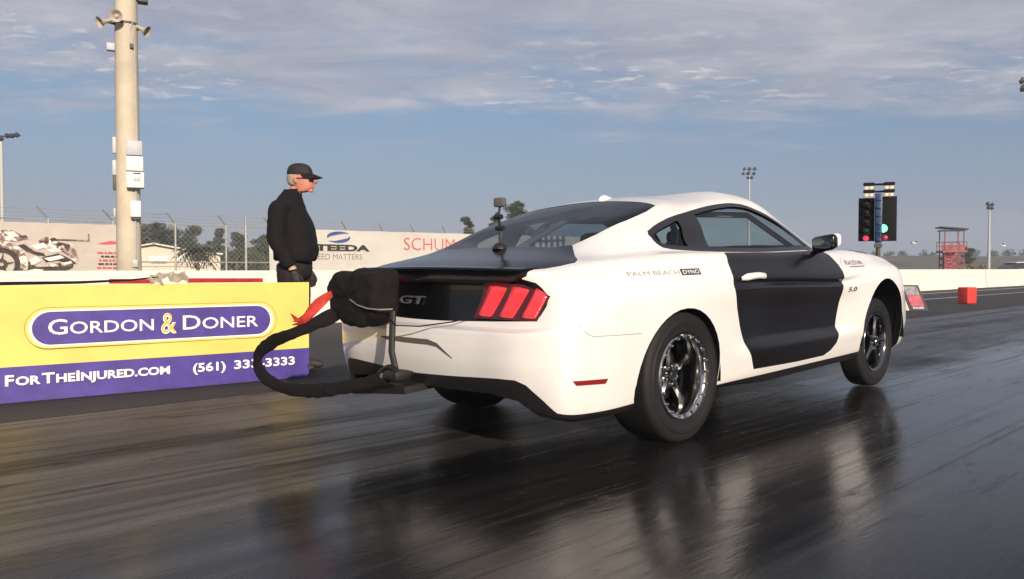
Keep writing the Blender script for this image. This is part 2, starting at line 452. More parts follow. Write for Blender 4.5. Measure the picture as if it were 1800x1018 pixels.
def chaikin(pts, n=1, closed=True):
    for _ in range(n):
        out = []
        m = len(pts)
        for i in range(m if closed else m - 1):
            a, b = pts[i], pts[(i + 1) % m]
            out.append((a[0] * .8 + b[0] * .2, a[1] * .8 + b[1] * .2)); out.append((a[0] * .2 + b[0] * .8, a[1] * .2 + b[1] * .8))
        pts = out if closed else [pts[0]] + out + [pts[-1]]
    return pts
def inset(poly, d):
    n = len(poly); A = sum(poly[i][0] * poly[(i + 1) % n][1] - poly[(i + 1) % n][0] * poly[i][1] for i in range(n))
    s = 1 if A > 0 else -1
    out = []
    for i in range(n):
        p0, p1, p2 = Vector(poly[i - 1]), Vector(poly[i]), Vector(poly[(i + 1) % n])
        a = (p1 - p0).normalized(); b = (p2 - p1).normalized()
        na = Vector((-a.y, a.x)) * s; nb = Vector((-b.y, b.x)) * s
        m = (na + nb); m = m / max(.35, m.length_squared / 2 if m.length_squared > 0 else 1) / 1.0
        k = (na + nb).normalized() * (d / max(.5, (na + nb).normalized().dot(na)))
        out.append((p1.x + k.x, p1.y + k.y))
    return out
def inside(p, poly):
    c = False; n = len(poly); x, y = p
    for i in range(n):
        x0, y0 = poly[i]; x1, y1 = poly[i - 1]
        if (y0 > y) != (y1 > y) and x < (x1 - x0) * (y - y0) / (y1 - y0) + x0: c = not c
    return c
hb = bmesh.new()
_v = [hb.verts.new(p) for p in _bv]
for f in _bf:
    try: hb.faces.new([_v[i] for i in f])
    except ValueError: pass
bmesh.ops.remove_doubles(hb, verts=hb.verts, dist=1e-6)
for f in hb.faces:
    f.normal_update()
    if f.normal.dot(surf_normal(f.calc_center_median())) < 0: f.normal_flip()
def region(poly, axes, pred, rid, only=(0,)):
    a, b = axes; n = len(poly)
    for i in range(n):
        p, q = poly[i], poly[(i + 1) % n]
        dx, dy = q[0] - p[0], q[1] - p[1]
        if abs(dx) + abs(dy) < 1e-7: continue
        x0, x1 = min(p[0], q[0]) - 1e-4, max(p[0], q[0]) + 1e-4; y0, y1 = min(p[1], q[1]) - 1e-4, max(p[1], q[1]) + 1e-4
        fs = []
        for f in hb.faces:
            if f.material_index not in only: continue
            us = [v.co[a] for v in f.verts]; ws = [v.co[b] for v in f.verts]
            if min(us) > x1 or max(us) < x0 or min(ws) > y1 or max(ws) < y0: continue
            if pred(f.calc_center_median()): fs.append(f)
        if not fs: continue
        co = Vector((0, 0, 0)); co[a], co[b] = p
        no = Vector((0, 0, 0)); no[a], no[b] = -dy, dx
        es = {e for f in fs for e in f.edges}; vs = {v for f in fs for v in f.verts}
        bmesh.ops.bisect_plane(hb, geom=list(vs) + list(es) + fs, plane_co=co, plane_no=no.normalized(), dist=1e-5)
    for f in hb.faces:
        if f.material_index in only:
            c = f.calc_center_median()
            if pred(c) and inside((c[a], c[b]), poly): f.material_index = rid
BODY, DOOR, TRIM, SGLASS, RGLASS, DECK, PANEL, VALANCE, SKIRT, HOOD, WSHIELD, GONE, FASCIA = range(13)
side_pred = lambda c: c.y < -.45
WIN = chaikin([(-.108, 1.098), (-.002, 1.140), (.177, 1.193), (.412, 1.238), (.63, 1.272), (.855, 1.293), (1.03, 1.288), (1.22, 1.240), (1.41, 1.168), (1.53, 1.095), (1.60, 1.03), (1.60, .997),
               (1.455, .992), (.84, .984), (.403, .989), (.144, .996), (-.052, 1.010), (-.094, 1.045)], 1)
WIN_IN = inset(WIN, .024)
DOOR_P = [(.398, .9845), (.362, .93), (.340, .875), (.343, .834), (.346, .80), (.392, .69), (.455, .57), (.52, .468), (.595, .385), (.655, .30), (1.206, .286), (1.605, .286), (1.70, .315), (1.765, .36), (1.792, .43),
          (1.822, .597), (1.845, .754), (1.847, .84), (1.835, .89), (1.77, .955), (1.70, .997), (1.60, .990), (1.0, .982)]
region(WIN, (0, 2), lambda c: c.y < -.45 and c.z > .93, TRIM)
region(WIN_IN, (0, 2), lambda c: c.y < -.45 and c.z > .93, SGLASS, (TRIM,))
region([(.205, 1.26), (.40, 1.30), (.30, .95), (.125, .95)], (0, 2), lambda c: c.y < -.45 and c.z > .93, TRIM, (SGLASS,))
region(DOOR_P, (0, 2), lambda c: c.y < -.7, DOOR)
RGL = [(-.577, .1), (-.577, -.05), (-.572, -.40), (-.521, -.511), (-.348, -.536), (-.121, -.551), (.08, -.546), (.194, -.525), (.222, -.391), (.245, -.20), (.256, -.05), (.256, .1)]
region(RGL, (0, 1), lambda c: c.z > .95 and c.x < .6, RGLASS)
PAN = [(.05, .668), (-.14, .669), (-.452, .678), (-.713, .689), (-.745, .713), (-.767, .757), (-.772, .80), (-.733, .837), (-.702, .861), (-.636, .878), (-.63, .902), (.05, .902)]
region(PAN, (1, 2), lambda c: c.x < -.85, PANEL)
DCK = [(-1.3, .1), (-1.3, -.63), (-.989, -.63), (-.923, -.684), (-.844, -.715), (-.759, -.733), (-.70, -.70), (-.653, -.642), (-.521, -.511), (-.572, -.40), (-.577, -.05), (-.577, .1)]
region(DCK, (0, 1), lambda c: c.z > .86, DECK)
VAL = [(.05, .40), (-.285, .412), (-.56, .425), (-.66, .425), (-.71, .405), (-.774, .335), (-.816, .278), (-.873, .262), (-1.0, .25), (-1.0, .1), (.05, .1)]
region(VAL, (1, 2), lambda c: c.x < -.42, VALANCE)
region([(.05, .335), (-.50, .345), (-.65, .325), (-.70, .285), (-.735, .245), (-.80, .222), (-.95, .215), (-.95, .05), (.05, .05)], (1, 2), lambda c: c.x < -.5, GONE, (VALANCE,))
region([(.15, .10), (.15, .252), (2.4, .252), (2.4, .10)], (0, 2), lambda c: c.y < -.3, SKIRT)
region([(1.442, .1), (1.445, -.18), (1.435, -.33), (1.455, -.425), (1.72, -.545), (1.98, -.615), (2.12, -.42), (2.17, -.2), (2.18, .1)], (0, 1), lambda c: c.z > .95 and c.x > 1.2, WSHIELD)
region([(2.22, .1), (2.2, -.3), (2.12, -.52), (2.02, -.70), (2.18, -.755), (2.45, -.768), (2.9, -.735), (3.15, -.63), (3.36, -.38), (3.42, .1)], (0, 1), lambda c: c.z > .72, HOOD)
def ell(cx_, cz_, rx, rz, n=40):
    return [(cx_ + rx * math.cos(2 * math.pi * k / n), cz_ + rz * math.sin(2 * math.pi * k / n)) for k in range(n)]
RA, FA = (-.122, .318, .387, .387), (2.625, .34, .405, .432)
for c_ in (RA, FA):
    region(ell(*c_), (0, 2), lambda c: c.y < -.5 and c.z < .9, GONE, (BODY, SKIRT, VALANCE))
# arch returns: carry the cut edge inwards as the flange of the wing
arch_quads = []
for e in hb.edges:
    ids = [f.material_index for f in e.link_faces]
    if len(ids) == 2 and (GONE in ids) and ids[0] != ids[1]:
        a, b = e.verts[0].co.copy(), e.verts[1].co.copy()
        if a.x < -.52: continue
        c0 = Vector((RA[0], 0, RA[1])) if a.x < 1.2 else Vector((FA[0], 0, FA[1]))
        o = Vector((0, .05, 0))
        a2 = a + o; b2 = b + o
        arch_quads.append((a, b, b2, a2))
polys = {}
for f in hb.faces: polys.setdefault(f.material_index, []).append([v.co.copy() for v in f.verts])
hb.free()
def panel(name, rid, material, parent, sides, push=0.0, extra=None):
    """build the faces of one region as a mesh; sides: 'R', 'L' or 'RL' (both halves in one mesh)"""
    bm = bmesh.new(); cache = {}
    def vert(p):
        k = (round(p.x, 5), round(p.y, 5), round(p.z, 5))
        if k not in cache: cache[k] = bm.verts.new(p)
        return cache[k]
    for s in sides:
        for poly in polys.get(rid, []) + (extra or []):
            pts = [Vector(p) for p in poly]
            if s == 'L': pts = [Vector((p.x, -p.y, p.z)) for p in pts][::-1]
            vs = []
            for p in pts:
                v = vert(p)
                if not vs or vs[-1] is not v: vs.append(v)
            if len(vs) > 1 and vs[0] is vs[-1]: vs.pop()
            if len(vs) >= 3:
                try: bm.faces.new(vs)
                except ValueError: pass
    bm.verts.ensure_lookup_table()
    ns = [surf_normal(v.co) for v in bm.verts]
    if push:
        for v, n_ in zip(bm.verts, ns): v.co += n_ * push
    me = bpy.data.meshes.new(name); bm.to_mesh(me); bm.free()
    me.materials.append(material)
    for p in me.polygons: p.use_smooth = True
    me.normals_split_custom_set_from_vertices([tuple(n_) for n_ in ns])
    return link(bpy.data.objects.new(name, me), parent)

# ------------------------------------------------------------------ the race car
YAW, PT = 45.1, 1.3
car = empty('race_car')
_fw = Vector((math.sin(R(YAW)), math.cos(R(YAW)), 0)); _lf = Vector((-_fw.y, _fw.x, 0)); _up = Vector((0, 0, 1))
_Xc = _fw * math.cos(R(PT)) + _up * math.sin(R(PT)); _Zc = _up * math.cos(R(PT)) - _fw * math.sin(R(PT))
_piv = Vector((.328, 4.85, .335))
_org = _piv - _Zc * .335
car.matrix_world = Matrix(((_Xc.x, _lf.x, _Zc.x, _org.x), (_Xc.y, _lf.y, _Zc.y, _org.y), (_Xc.z, _lf.z, _Zc.z, _org.z), (0, 0, 0, 1)))
tag(car, 'white and black drag racing coupe with wide rear slicks launching on the track', 'race car')
CARM = car.matrix_world.copy()

body = panel('body', BODY, M['white_paint'], car, 'RL')
panel('hood', HOOD, M['black_gloss'], car, 'RL')
panel('windshield', WSHIELD, M['glass_front'], car, 'RL')
panel('rear_window', RGLASS, M['glass_rear'], car, 'RL', -.002)
panel('trunk_lid', DECK, M['black_satin'], car, 'RL')
tailp = panel('tail_panel', PANEL, M['black_gloss'], car, 'RL', -.006)
panel('rear_valance', VALANCE, M['black_plastic'], car, 'RL')
panel('side_skirt', SKIRT, M['black_plastic'], car, 'R'); panel('side_skirt', SKIRT, M['black_plastic'], car, 'L')
doors = {}
for s in 'RL':
    doors[s] = panel('door', DOOR, M['door_wrap'], car, s, .001)
    w_ = panel('side_window', SGLASS, M['glass_side'], car, s, -.006)
    panel('window_frame', TRIM, M['black_trim'], w_, s, .002)
    for front in (False, True):
        bm = bmesh.new()
        for q in arch_quads:
            if (q[0].x > 1.2) != front: continue
            pts = [Vector(p) for p in q]
            if s == 'L': pts = [Vector((p.x, -p.y, p.z)) for p in pts]
            bm.faces.new([bm.verts.new(p) for p in pts])
        bmesh.ops.remove_doubles(bm, verts=bm.verts, dist=1e-4)
        obj_from_bm('arch_flange', bm, M['interior'], car, shade=False)

# inner lining: the same shell a little further in, dark, so the cabin and boot read as enclosed
bm = bmesh.new()
for rid in (BODY, DOOR, DECK, PANEL, VALANCE, SKIRT, HOOD, TRIM):
    for poly in polys.get(rid, []):
        for s in (1, -1):
            pts = []
            for p in poly:
                q = Vector(p) - surf_normal(p) * .018
                pts.append(Vector((q.x, min(q.y, 0) * s, q.z)))
            try: bm.faces.new([bm.verts.new(p) for p in (pts[::-1] if s == 1 else pts)])
            except ValueError: pass
bmesh.ops.remove_doubles(bm, verts=bm.verts, dist=2e-4)
obj_from_bm('inner_lining', bm, M['interior'], car, shade=False)

# floor pan, firewall, parcel shelf, dash, seats, cage
bm = bmesh.new()
b_box(bm, (1.55, 0, .25), (3.6, 1.36, .04))
b_box(bm, (-.45, 0, .42), (.9, 1.2, .10)); b_box(bm, (2.2, 0, .5), (.04, 1.4, .5))
b_box(bm, (-.3, 0, .80), (.5, 1.3, .03)); b_box(bm, (1.82, 0, .80), (.45, 1.5, .26), bevel=.05)
obj_from_bm('floor_pan', bm, M['interior'], car, shade=False)
for sy in (-.36, .36):
    bm = bmesh.new()
    b_box(bm, (1.10, sy, .40), (.5, .48, .16), bevel=.05)
    rot = Matrix.Rotation(R(-20), 3, 'Y')
    b_box(bm, (.86, sy, .68), (.14, .46, .58), rot, bevel=.06, taper=(1, .8))
    b_box(bm, (.74, sy, 1.045), (.10, .22, .19), rot, bevel=.04)
    obj_from_bm('seat', bm, M['seat'], car)
bm = bmesh.new()
hoop = [(.28, -.60, .28), (.26, -.60, .85), (.33, -.56, 1.12), (.42, -.46, 1.235), (.44, 0, 1.25), (.42, .46, 1.235), (.33, .56, 1.12), (.26, .60, .85), (.28, .60, .28)]
b_tube(bm, hoop, .021, 8)
b_tube(bm, [(.27, -.6, .80), (.27, .6, .80)], .019, 8)
b_tube(bm, [(.30, -.57, 1.05), (.27, .6, .45)], .019, 8)
for s in (-1, 1):
    b_tube(bm, [(.43, .30 * s, 1.24), (-.30, .52 * s, .86)], .019, 8)
    b_tube(bm, [(.40, .50 * s, 1.22), (1.25, .52 * s, 1.23), (1.75, .68 * s, .95), (1.85, .72 * s, .4)], .019, 8)
    b_tube(bm, [(.27, .62 * s, .62), (1.75, .76 * s, .42)], .019, 8)
obj_from_bm('roll_cage', bm, M['cage'], car)
bm = bmesh.new()
for k in range(5):
    b_box(bm, (.24, .22 + .05 * k, 1.0), (.006, .02, .22))
for k in range(4):
    b_box(bm, (.235, .33, .93 + .05 * k), (.006, .26, .016))
obj_from_bm('window_net', bm, mat('grey_webbing', (.42, .43, .44), .8), car, shade=False)
bm = bmesh.new()
b_tube(bm, [(1.50 + .045 * math.sin(a) * .35, .36 + .17 * math.cos(a), .86 + .17 * math.sin(a)) for a in [k * math.pi / 12 for k in range(25)]], .014, 8, cap=False)
b_tube(bm, [(1.50, .36, .86), (1.75, .36, .80)], .03, 8); b_box(bm, (1.5, .36, .86), (.02, .32, .03))
obj_from_bm('steering_wheel', bm, M['black_plastic'], car)

# wheel wells
for cx_, cz_, rx, rz in (RA, FA):
    for s in (-1, 1):
        bm = bmesh.new(); n = 28; prev = None
        for k in range(n + 1):
            a = R(-6) + (math.pi + R(12)) * k / n
            x, z = cx_ + (rx + .004) * math.cos(a), cz_ + (rz + .004) * math.sin(a)
            A = bm.verts.new((x, s * .895, z)); B = bm.verts.new((x, s * .46, z))
            if prev: bm.faces.new((prev[0], A, B, prev[1]))
            prev = (A, B)
        disc = [bm.verts.new((cx_ + (rx + .03) * math.cos(t_), s * .47, max(.26, cz_ + (rz + .03) * math.sin(t_)))) for t_ in [2 * math.pi * k / 32 for k in range(32)]]
        bm.faces.new(disc)
        obj_from_bm('wheel_well', bm, M['interior'], car)

# ---- wheels
def tyre_bm(r, rim, w, y0, bulge, groove=False):
    h = w / 2
    prof = [(rim - .012, -h * .72), (rim, -h * .80), (rim + .012, -h * .90), (rim + .018, -h * .965), (rim + .024, -h * .955), (rim + .040, -h * .99), ((r + rim) / 2, -h - bulge * .4), (r - .052, -h - .002), (r - .047, -h * .98), (r - .040, -h * .985), (r - .018, -h * .93), (r - .005, -h * .82), (r, -h * .6), (r + .001, 0),
            (r, h * .6), (r - .005, h * .82), (r - .018, h * .93), (r - .040, h * .985), (r - .047, h * .98), (r - .052, h + .002), ((r + rim) / 2, h + bulge * .4), (rim + .040, h * .99), (rim + .024, h * .955), (rim + .018, h * .965), (rim + .012, h * .90), (rim, h * .80), (rim - .012, h * .72)]
    pts = [prof[0]]
    for i in range(len(prof) - 1):
        for q in (1/3, 2/3, 1): pts.append((prof[i][0] * (1 - q) + prof[i + 1][0] * q, prof[i][1] * (1 - q) + prof[i + 1][1] * q))
    for _ in range(1):
        pts = [pts[0]] + [((pts[i - 1][0] + 2 * pts[i][0] + pts[i + 1][0]) / 4, (pts[i - 1][1] + 2 * pts[i][1] + pts[i + 1][1]) / 4) for i in range(1, len(pts) - 1)] + [pts[-1]]
    bm = bmesh.new(); b_lathe(bm, pts, 72, 'Y', (0, y0, 0)); return bm
def wheel(name_parent, x, z, side, r, rim, w, dish, face_w, rear):
    """wheel axis along y; outward face at |y| = face_w"""
    e = empty('wheel'); e.parent = car; e.location = (x, side * face_w, z)
    # everything below is built with the outer face at y=0 and the body towards -y, then mirrored for the right side
    def fin(bm):
        if side < 0:
            for v in bm.verts: v.co.y = -v.co.y
            bmesh.ops.reverse_faces(bm, faces=bm.faces)
        return bm
    bm = tyre_bm(r, rim, w, -w / 2, .012)
    bmesh.ops.recalc_face_normals(bm, faces=bm.faces)
    gz = -(z - (.0 if rear else -.06)) + .004                      # contact patch: flattened on the track, walls pushed out a little
    for v in bm.verts:
        if rear and v.co.z < gz + .05:
            k = (gz + .05 - v.co.z) / .06; v.co.y += .010 * k * (1 if v.co.y > -w / 2 else -1)
            v.co.z = max(v.co.z, gz)
    obj_from_bm('tyre', fin(bm), M['rubber'], e, angle=60)
    # rim: lip, dished barrel, spokes, hub
    bm = bmesh.new()
    b_lathe(bm, [(rim + .002, -.028), (rim + .006, -.014), (rim + .001, -.008), (rim - .014, -.010), (rim - .022, -.022), (rim - .028, -.05), (rim - .034, -dish - .02), (rim - .05, -w * .9)], 64, 'Y')
    obj_from_bm('rim', fin(bm), M['chrome'] if rear else M['dark_chrome'], e, angle=50)
    bm = bmesh.new(); b_lathe(bm, [(.03, -w * .60), (rim * .70, -w * .60), (rim * .70, -w * .66), (.03, -w * .66)], 40, 'Y', closed=True)
    obj_from_bm('brake_disc', fin(bm), M['interior'], e)
    ns = 5
    for k in range(ns):
        bm = bmesh.new()
        a = 2 * math.pi * k / ns + (.35 if rear else .1)
        Rm = Matrix.Rotation(-a, 4, 'Y')
        r0, r1 = .035, rim - .026
        secs = [(r0, .036, -dish + .004), (r0 + .04, .026, -dish + .010), ((r0 + r1) / 2, .017, -dish + .004), (r1 - .03, .020, -dish + .006), (r1, .034, -dish + .004)]
        prev = None
        for (rr, hw, y_) in secs:
            ring = [bm.verts.new(Rm @ Vector(p)) for p in ((rr, y_ - .034, -hw), (rr, y_ - .006, -hw), (rr, y_ + .006, -hw * .35), (rr, y_ + .006, hw * .35), (rr, y_ - .006, hw), (rr, y_ - .034, hw))]
            if prev:
                for i in range(6): bm.faces.new((prev[i], prev[(i + 1) % 6], ring[(i + 1) % 6], ring[i]))
            else: bm.faces.new(ring[::-1])
            prev = ring
        bm.faces.new(prev)
        bmesh.ops.recalc_face_normals(bm, faces=bm.faces)
        obj_from_bm('spoke', fin(bm), M['dark_chrome'], e, angle=30)
    bm = bmesh.new()
    b_lathe(bm, [(.001, -dish + .03), (.022, -dish + .03), (.028, -dish + .024), (.03, -dish + .008), (.068, -dish + .006), (.072, -dish - .03)], 32, 'Y')
    obj_from_bm('hub', fin(bm), M['dark_chrome'], e, angle=40)
    bolts = [((.05 * math.cos(t), -dish + .006, .05 * math.sin(t)), 1.0) for t in [2 * math.pi * (k + .5) / 5 + (.35 if rear else .1) for k in range(5)]]
    if rear: bolts += [(((rim - .012) * math.cos(t), -.010, (rim - .012) * math.sin(t)), .95) for t in [2 * math.pi * k / 20 for k in range(20)]]
    proto = None
    for c_, sc in bolts:
        if proto is None:
            bm = bmesh.new(); b_lathe(bm, [(.0001, .016), (.007, .014), (.0095, .006), (.0095, -.004)], 8, 'Y'); proto = o = obj_from_bm('wheel_bolt', fin(bm), M['bolt'], e)
        else:
            o = proto.copy(); link(o, e)
        o.location = (c_[0], c_[1] * (1 if side > 0 else -1), c_[2]); o.scale = (sc, sc, sc)
    return e
for s in (-1, 1):
    wheel(car, -.06, .342, s, .350, .222, .275, .105, .885, True)
    wheel(car, 2.65, .282, s, .338, .222, .17, .03, .835, False)

# ---- tail lamps
def bilerp(q, u, v):
    (a, b, c, d) = [Vector(p) for p in q]      # TL TR BR BL in (y, z)
    return (a * (1 - u) + b * u) * (1 - v) + (d * (1 - u) + c * u) * v
BARS = [[(-.425, .852), (-.556, .843), (-.462, .694), (-.360, .699)], [(-.576, .850), (-.683, .835), (-.600, .693), (-.500, .699)], [(-.702, .838), (-.772, .804), (-.725, .696), (-.640, .699)]]
for s in (-1, 1):
    tl = empty('taillight'); tl.parent = car; tl.location = (-1.03, .57 * s, .77)
    bm = bmesh.new()
    outline = [(-.40, .862), (-.70, .852), (-.775, .80), (-.775, .76), (-.735, .690), (-.355, .688)]
    for i in range(13):
        pass
    for q in BARS:
        n = 16
        bmq = bmesh.new(); gridv = []
        for i in range(n + 1):
            row = []
            for j in range(n + 1):
                u, v = i / n, j / n
                p = bilerp(q, u, v)
                tent = (u / .42) if u < .42 else max(0, (1 - u) / .58)
                h = .038 * (1 - abs(2 * v - 1) ** 9) ** .6 * (1 - abs(2 * u - 1) ** 7) ** .5 * (.35 + .65 * tent) - .006
                P = surf_rear(p.x, p.y)
                P = P + Vector((-1, 0, .08)) * h
                row.append(bmq.verts.new((P.x + 1.03, P.y - (-.57), P.z - .77)))
            gridv.append(row)
        for i in range(n):
            for j in range(n):
                bmq.faces.new((gridv[i][j], gridv[i + 1][j], gridv[i + 1][j + 1], gridv[i][j + 1]))
        if s > 0:
            for v in bmq.verts: v.co.y = -v.co.y
        bmesh.ops.recalc_face_normals(bmq, faces=bmq.faces)
        if sum(f.normal.x for f in bmq.faces) > 0: bmesh.ops.reverse_faces(bmq, faces=bmq.faces)
        obj_from_bm('lamp_bar', bmq, M['red_lens'], tl, angle=60)
    bm.free()
    bm = bmesh.new(); hp = [(-.345, .694), (-.405, .866), (-.60, .864), (-.702, .852), (-.782, .806), (-.780, .770), (-.735, .686)]
    for i in range(10):
        for j in range(6):
            cs = []
            for u, v in ((i, j), (i + 1, j), (i + 1, j + 1), (i, j + 1)):
                f, g_ = u / 10, v / 6
                T_ = Vector((-.405 + (-.70 + .405) * f - (.08 * max(0, f - .8) / .2), .862 - .010 * f - .05 * max(0, f - .8) / .2)); B_ = Vector((-.345 + (-.735 + .345) * f, .690))
                q = T_ * (1 - g_) + B_ * g_
                P = surf_rear(q.x, q.y) + Vector((-.003, 0, 0))
                cs.append(bm.verts.new((P.x + 1.03, (P.y + .57) * (-1 if s > 0 else 1), P.z - .77)))
            bm.faces.new(cs)
    bmesh.ops.remove_doubles(bm, verts=bm.verts, dist=1e-5)
    obj_from_bm('lamp_housing', bm, mat('deep_red_housing', (.075, .004, .006), .3, coat=.4), tl)
# ---- spoiler blade along the deck edge
bm = bmesh.new(); prev = None
NS = 29
for k in range(NS):
    y = -.655 + 1.31 * k / (NS - 1)
    f_ = abs(y) / .655
    fx = .075 * f_ ** 2.4
    zt = .938 - .012 * f_ ** 2
    e_ = 1.0 if f_ < .97 else .6
    sec = [(-.93 + fx, zt - .012), (-1.00 + fx, zt + .004), (-1.07 + fx, zt + .004 * e_), (-1.115 + fx, zt - .001), (-1.122 + fx, zt - .010), (-1.095 + fx, zt - .052 * e_), (-1.06 + fx, zt - .078 * e_), (-1.02 + fx, zt - .078 * e_)]
    ring = [bm.verts.new((x, y, z)) for x, z in sec]
    if prev:
        for i in range(8): bm.faces.new((prev[i], prev[(i + 1) % 8], ring[(i + 1) % 8], ring[i]))
    else: bm.faces.new(ring[::-1])
    prev = ring
bm.faces.new(prev)
bmesh.ops.recalc_face_normals(bm, faces=bm.faces)
obj_from_bm('spoiler', bm, M['black_satin'], car, angle=28)
# ---- badges and lettering
fit_text('tail_badge', [('GT', 1.0)], .215, .042, lambda u, v, t: surf_rear(.25 - u - v * .3, .745 + v, .002) + Vector((-t - .004, 0, 0)), M['badge'], tailp, bold=.015, thick=.006)
fit_text('side_lettering', [('PALM BEACH', 1.0)], .395, .020, lambda u, v, t: surf_side(-.552 + u, .879 + v, .0015), M['grey_ink'], car, bold=-.012)
bm = bmesh.new()
for i in range(12):
    x0, x1 = -.142 + .174 * i / 12, -.142 + .174 * (i + 1) / 12
    bm.faces.new([bm.verts.new(surf_side(x, z, .0012)) for x, z in ((x0, .872), (x1, .873), (x1, .905), (x0, .904))])
obj_from_bm('lettering_block', bm, M['ink'], car)
fit_text('side_lettering', [('DYNO', 1.0)], .145, .020, lambda u, v, t: surf_side(-.128 + u, .878 + v, .003), mat('white_ink', (.78, .76, .72), .5), car, bold=.01)
fit_text('wing_lettering', [('R', 1.0), ('ACE', .8), ('S', 1.0), ('TAR', .8)], .34, .034, lambda u, v, t: surf_side(1.985 + u, .884 + v, .0015), M['ink'], car, bold=-.004)
bm = bmesh.new()
for i in range(8):
    x0, x1 = 2.02 + .29 * i / 8, 2.02 + .29 * (i + 1) / 8
    bm.faces.new([bm.verts.new(surf_side(x, z, .0015)) for x, z in ((x0, .868), (x1, .868), (x1, .873), (x0, .873))])
obj_from_bm('lettering_rule', bm, M['ink'], car)
fit_text('engine_badge', [('5.0', 1.0)], .135, .030, lambda u, v, t: surf_side(1.93 + u + v * .3, .700 + v, .002), M['ink'], car, bold=.02)
# ---- reflectors
for s in (-1, 1):
    bm = bmesh.new(); n = 8
    top = [(-.961 + .215 * i / n, .427 - .012 * i / n) for i in range(n + 1)]; bot = [(-.943 + .182 * i / n, .406 - .012 * i / n) for i in range(n + 1)]
    A = [[bm.verts.new(surf_side(x, z, o, s > 0)) for x, z in row] for row, o in ((top, -.002), (top, .006), (bot, .006), (bot, -.002))]
    for r_ in range(3):
        for i in range(n): bm.faces.new((A[r_][i], A[r_][i + 1], A[r_ + 1][i + 1], A[r_ + 1][i]))
    bmesh.ops.recalc_face_normals(bm, faces=bm.faces)
    obj_from_bm('bumper_reflector', bm, M['dark_red'], car)
# ---- painted shade strip of the bumper recess, and panel seams
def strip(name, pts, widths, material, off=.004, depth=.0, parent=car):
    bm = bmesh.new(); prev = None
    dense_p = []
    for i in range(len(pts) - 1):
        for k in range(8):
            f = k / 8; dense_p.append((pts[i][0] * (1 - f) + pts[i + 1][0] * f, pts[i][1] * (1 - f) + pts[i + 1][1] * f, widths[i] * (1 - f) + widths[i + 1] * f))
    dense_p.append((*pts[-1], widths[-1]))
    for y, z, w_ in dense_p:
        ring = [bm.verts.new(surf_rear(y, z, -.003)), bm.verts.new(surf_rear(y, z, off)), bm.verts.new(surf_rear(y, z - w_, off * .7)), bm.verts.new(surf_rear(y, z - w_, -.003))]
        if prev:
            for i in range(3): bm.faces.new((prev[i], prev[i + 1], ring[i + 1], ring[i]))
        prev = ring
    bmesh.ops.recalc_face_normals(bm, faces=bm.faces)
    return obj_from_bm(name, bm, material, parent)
strip('recess_shade_strip', [(.30, .572), (.22, .578), (.12, .580), (.0, .580), (-.10, .580), (-.17, .565), (-.28, .500)], [.006, .020, .026, .027, .026, .018, .002], mat('recess_shade_grey', (.10, .09, .085), .5))  # grey strip puts the shade under the recess edge into colour
SEAM = mat('panel_gap', (.20, .185, .16), .9)
def seam(pts3, r=.0022):
    bm = bmesh.new(); b_tube(bm, pts3, r, 6); return obj_from_bm('panel_gap', bm, SEAM, car)
for s in (False, True):
    sg = -1 if not s else 1
    seam([surf_side(x, z, .0002, s) for x, z in [(-.955, .690), (-.93, .668), (-.90, .642), (-.875, .626), (-.85, .618)] + [(-.83 + .33 * k / 14, .6165 - .012 * k / 14) for k in range(15)]], .0014)
    seam([surf_side(x, z, .0, s) for x, z in [(1.847, .84), (1.90, .905), (1.96, .935)]], .0016)
# ---- door handles, mirrors, aerial
for s in 'RL':
    sg = -1 if s == 'R' else 1
    bm = bmesh.new()
    pts = [(.425, .838), (.46, .846), (.53, .847), (.60, .850), (.66, .846), (.705, .838)]
    P = [surf_side(x, z, .022 if 0 < i < 5 else .004) for i, (x, z) in enumerate(pts)]
    if sg > 0: P = [Vector((p.x, -p.y, p.z)) for p in P]
    b_tube(bm, P, [.010, .020, .019, .018, .018, .008], 12, flat=(.7, 1))
    obj_from_bm('door_handle', bm, M['white_paint'], doors[s])
    mr = empty('mirror'); mr.parent = doors[s]; mr.location = (1.50, .94 * sg, 1.035)
    bm = bmesh.new()
    b_box(bm, (0, 0, 0), (.10, .165, .112), bevel=.034, seg=4)
    for v in bm.verts:
        f = max(0, min(1, (v.co.x + .05) / .1)); v.co.y *= 1 - .12 * f; v.co.z *= 1 - .2 * f
        v.co.z += .012 * (v.co.y * sg) / .08
    b_tube(bm, [(.01, -.03 * sg, -.045), (.04, -.10 * sg, -.062), (.07, -.16 * sg, -.07)], [.026, .024, .02], 10, flat=(1.3, .6))
    obj_from_bm('mirror_housing', bm, M['black_gloss'], mr)
    bm = bmesh.new()
    b_box(bm, (.037, .004 * sg, .008), (.07, .172, .106), bevel=.033, seg=4)
    for v in bm.verts:
        f = max(0, min(1, (v.co.x + .02) / .1)); v.co.y *= 1 - .10 * f; v.co.z *= 1 - .15 * f; v.co.z += .012 * (v.co.y * sg) / .08
    obj_from_bm('mirror_cap', bm, M['white_paint'], mr)
    bm = bmesh.new()
    b_prism(bm, chaikin([(-.066, -.038), (.066, -.032), (.068, .04), (-.062, .034)], 2), 0, .003, Matrix.Translation((-.0535, 0, .002)) @ Matrix(((0, 0, -1, 0), (1, 0, 0, 0), (0, 1, 0, 0), (0, 0, 0, 1))))
    obj_from_bm('mirror_glass', bm, M['mirror'], mr, shade=False)
bm = bmesh.new(); prev = None
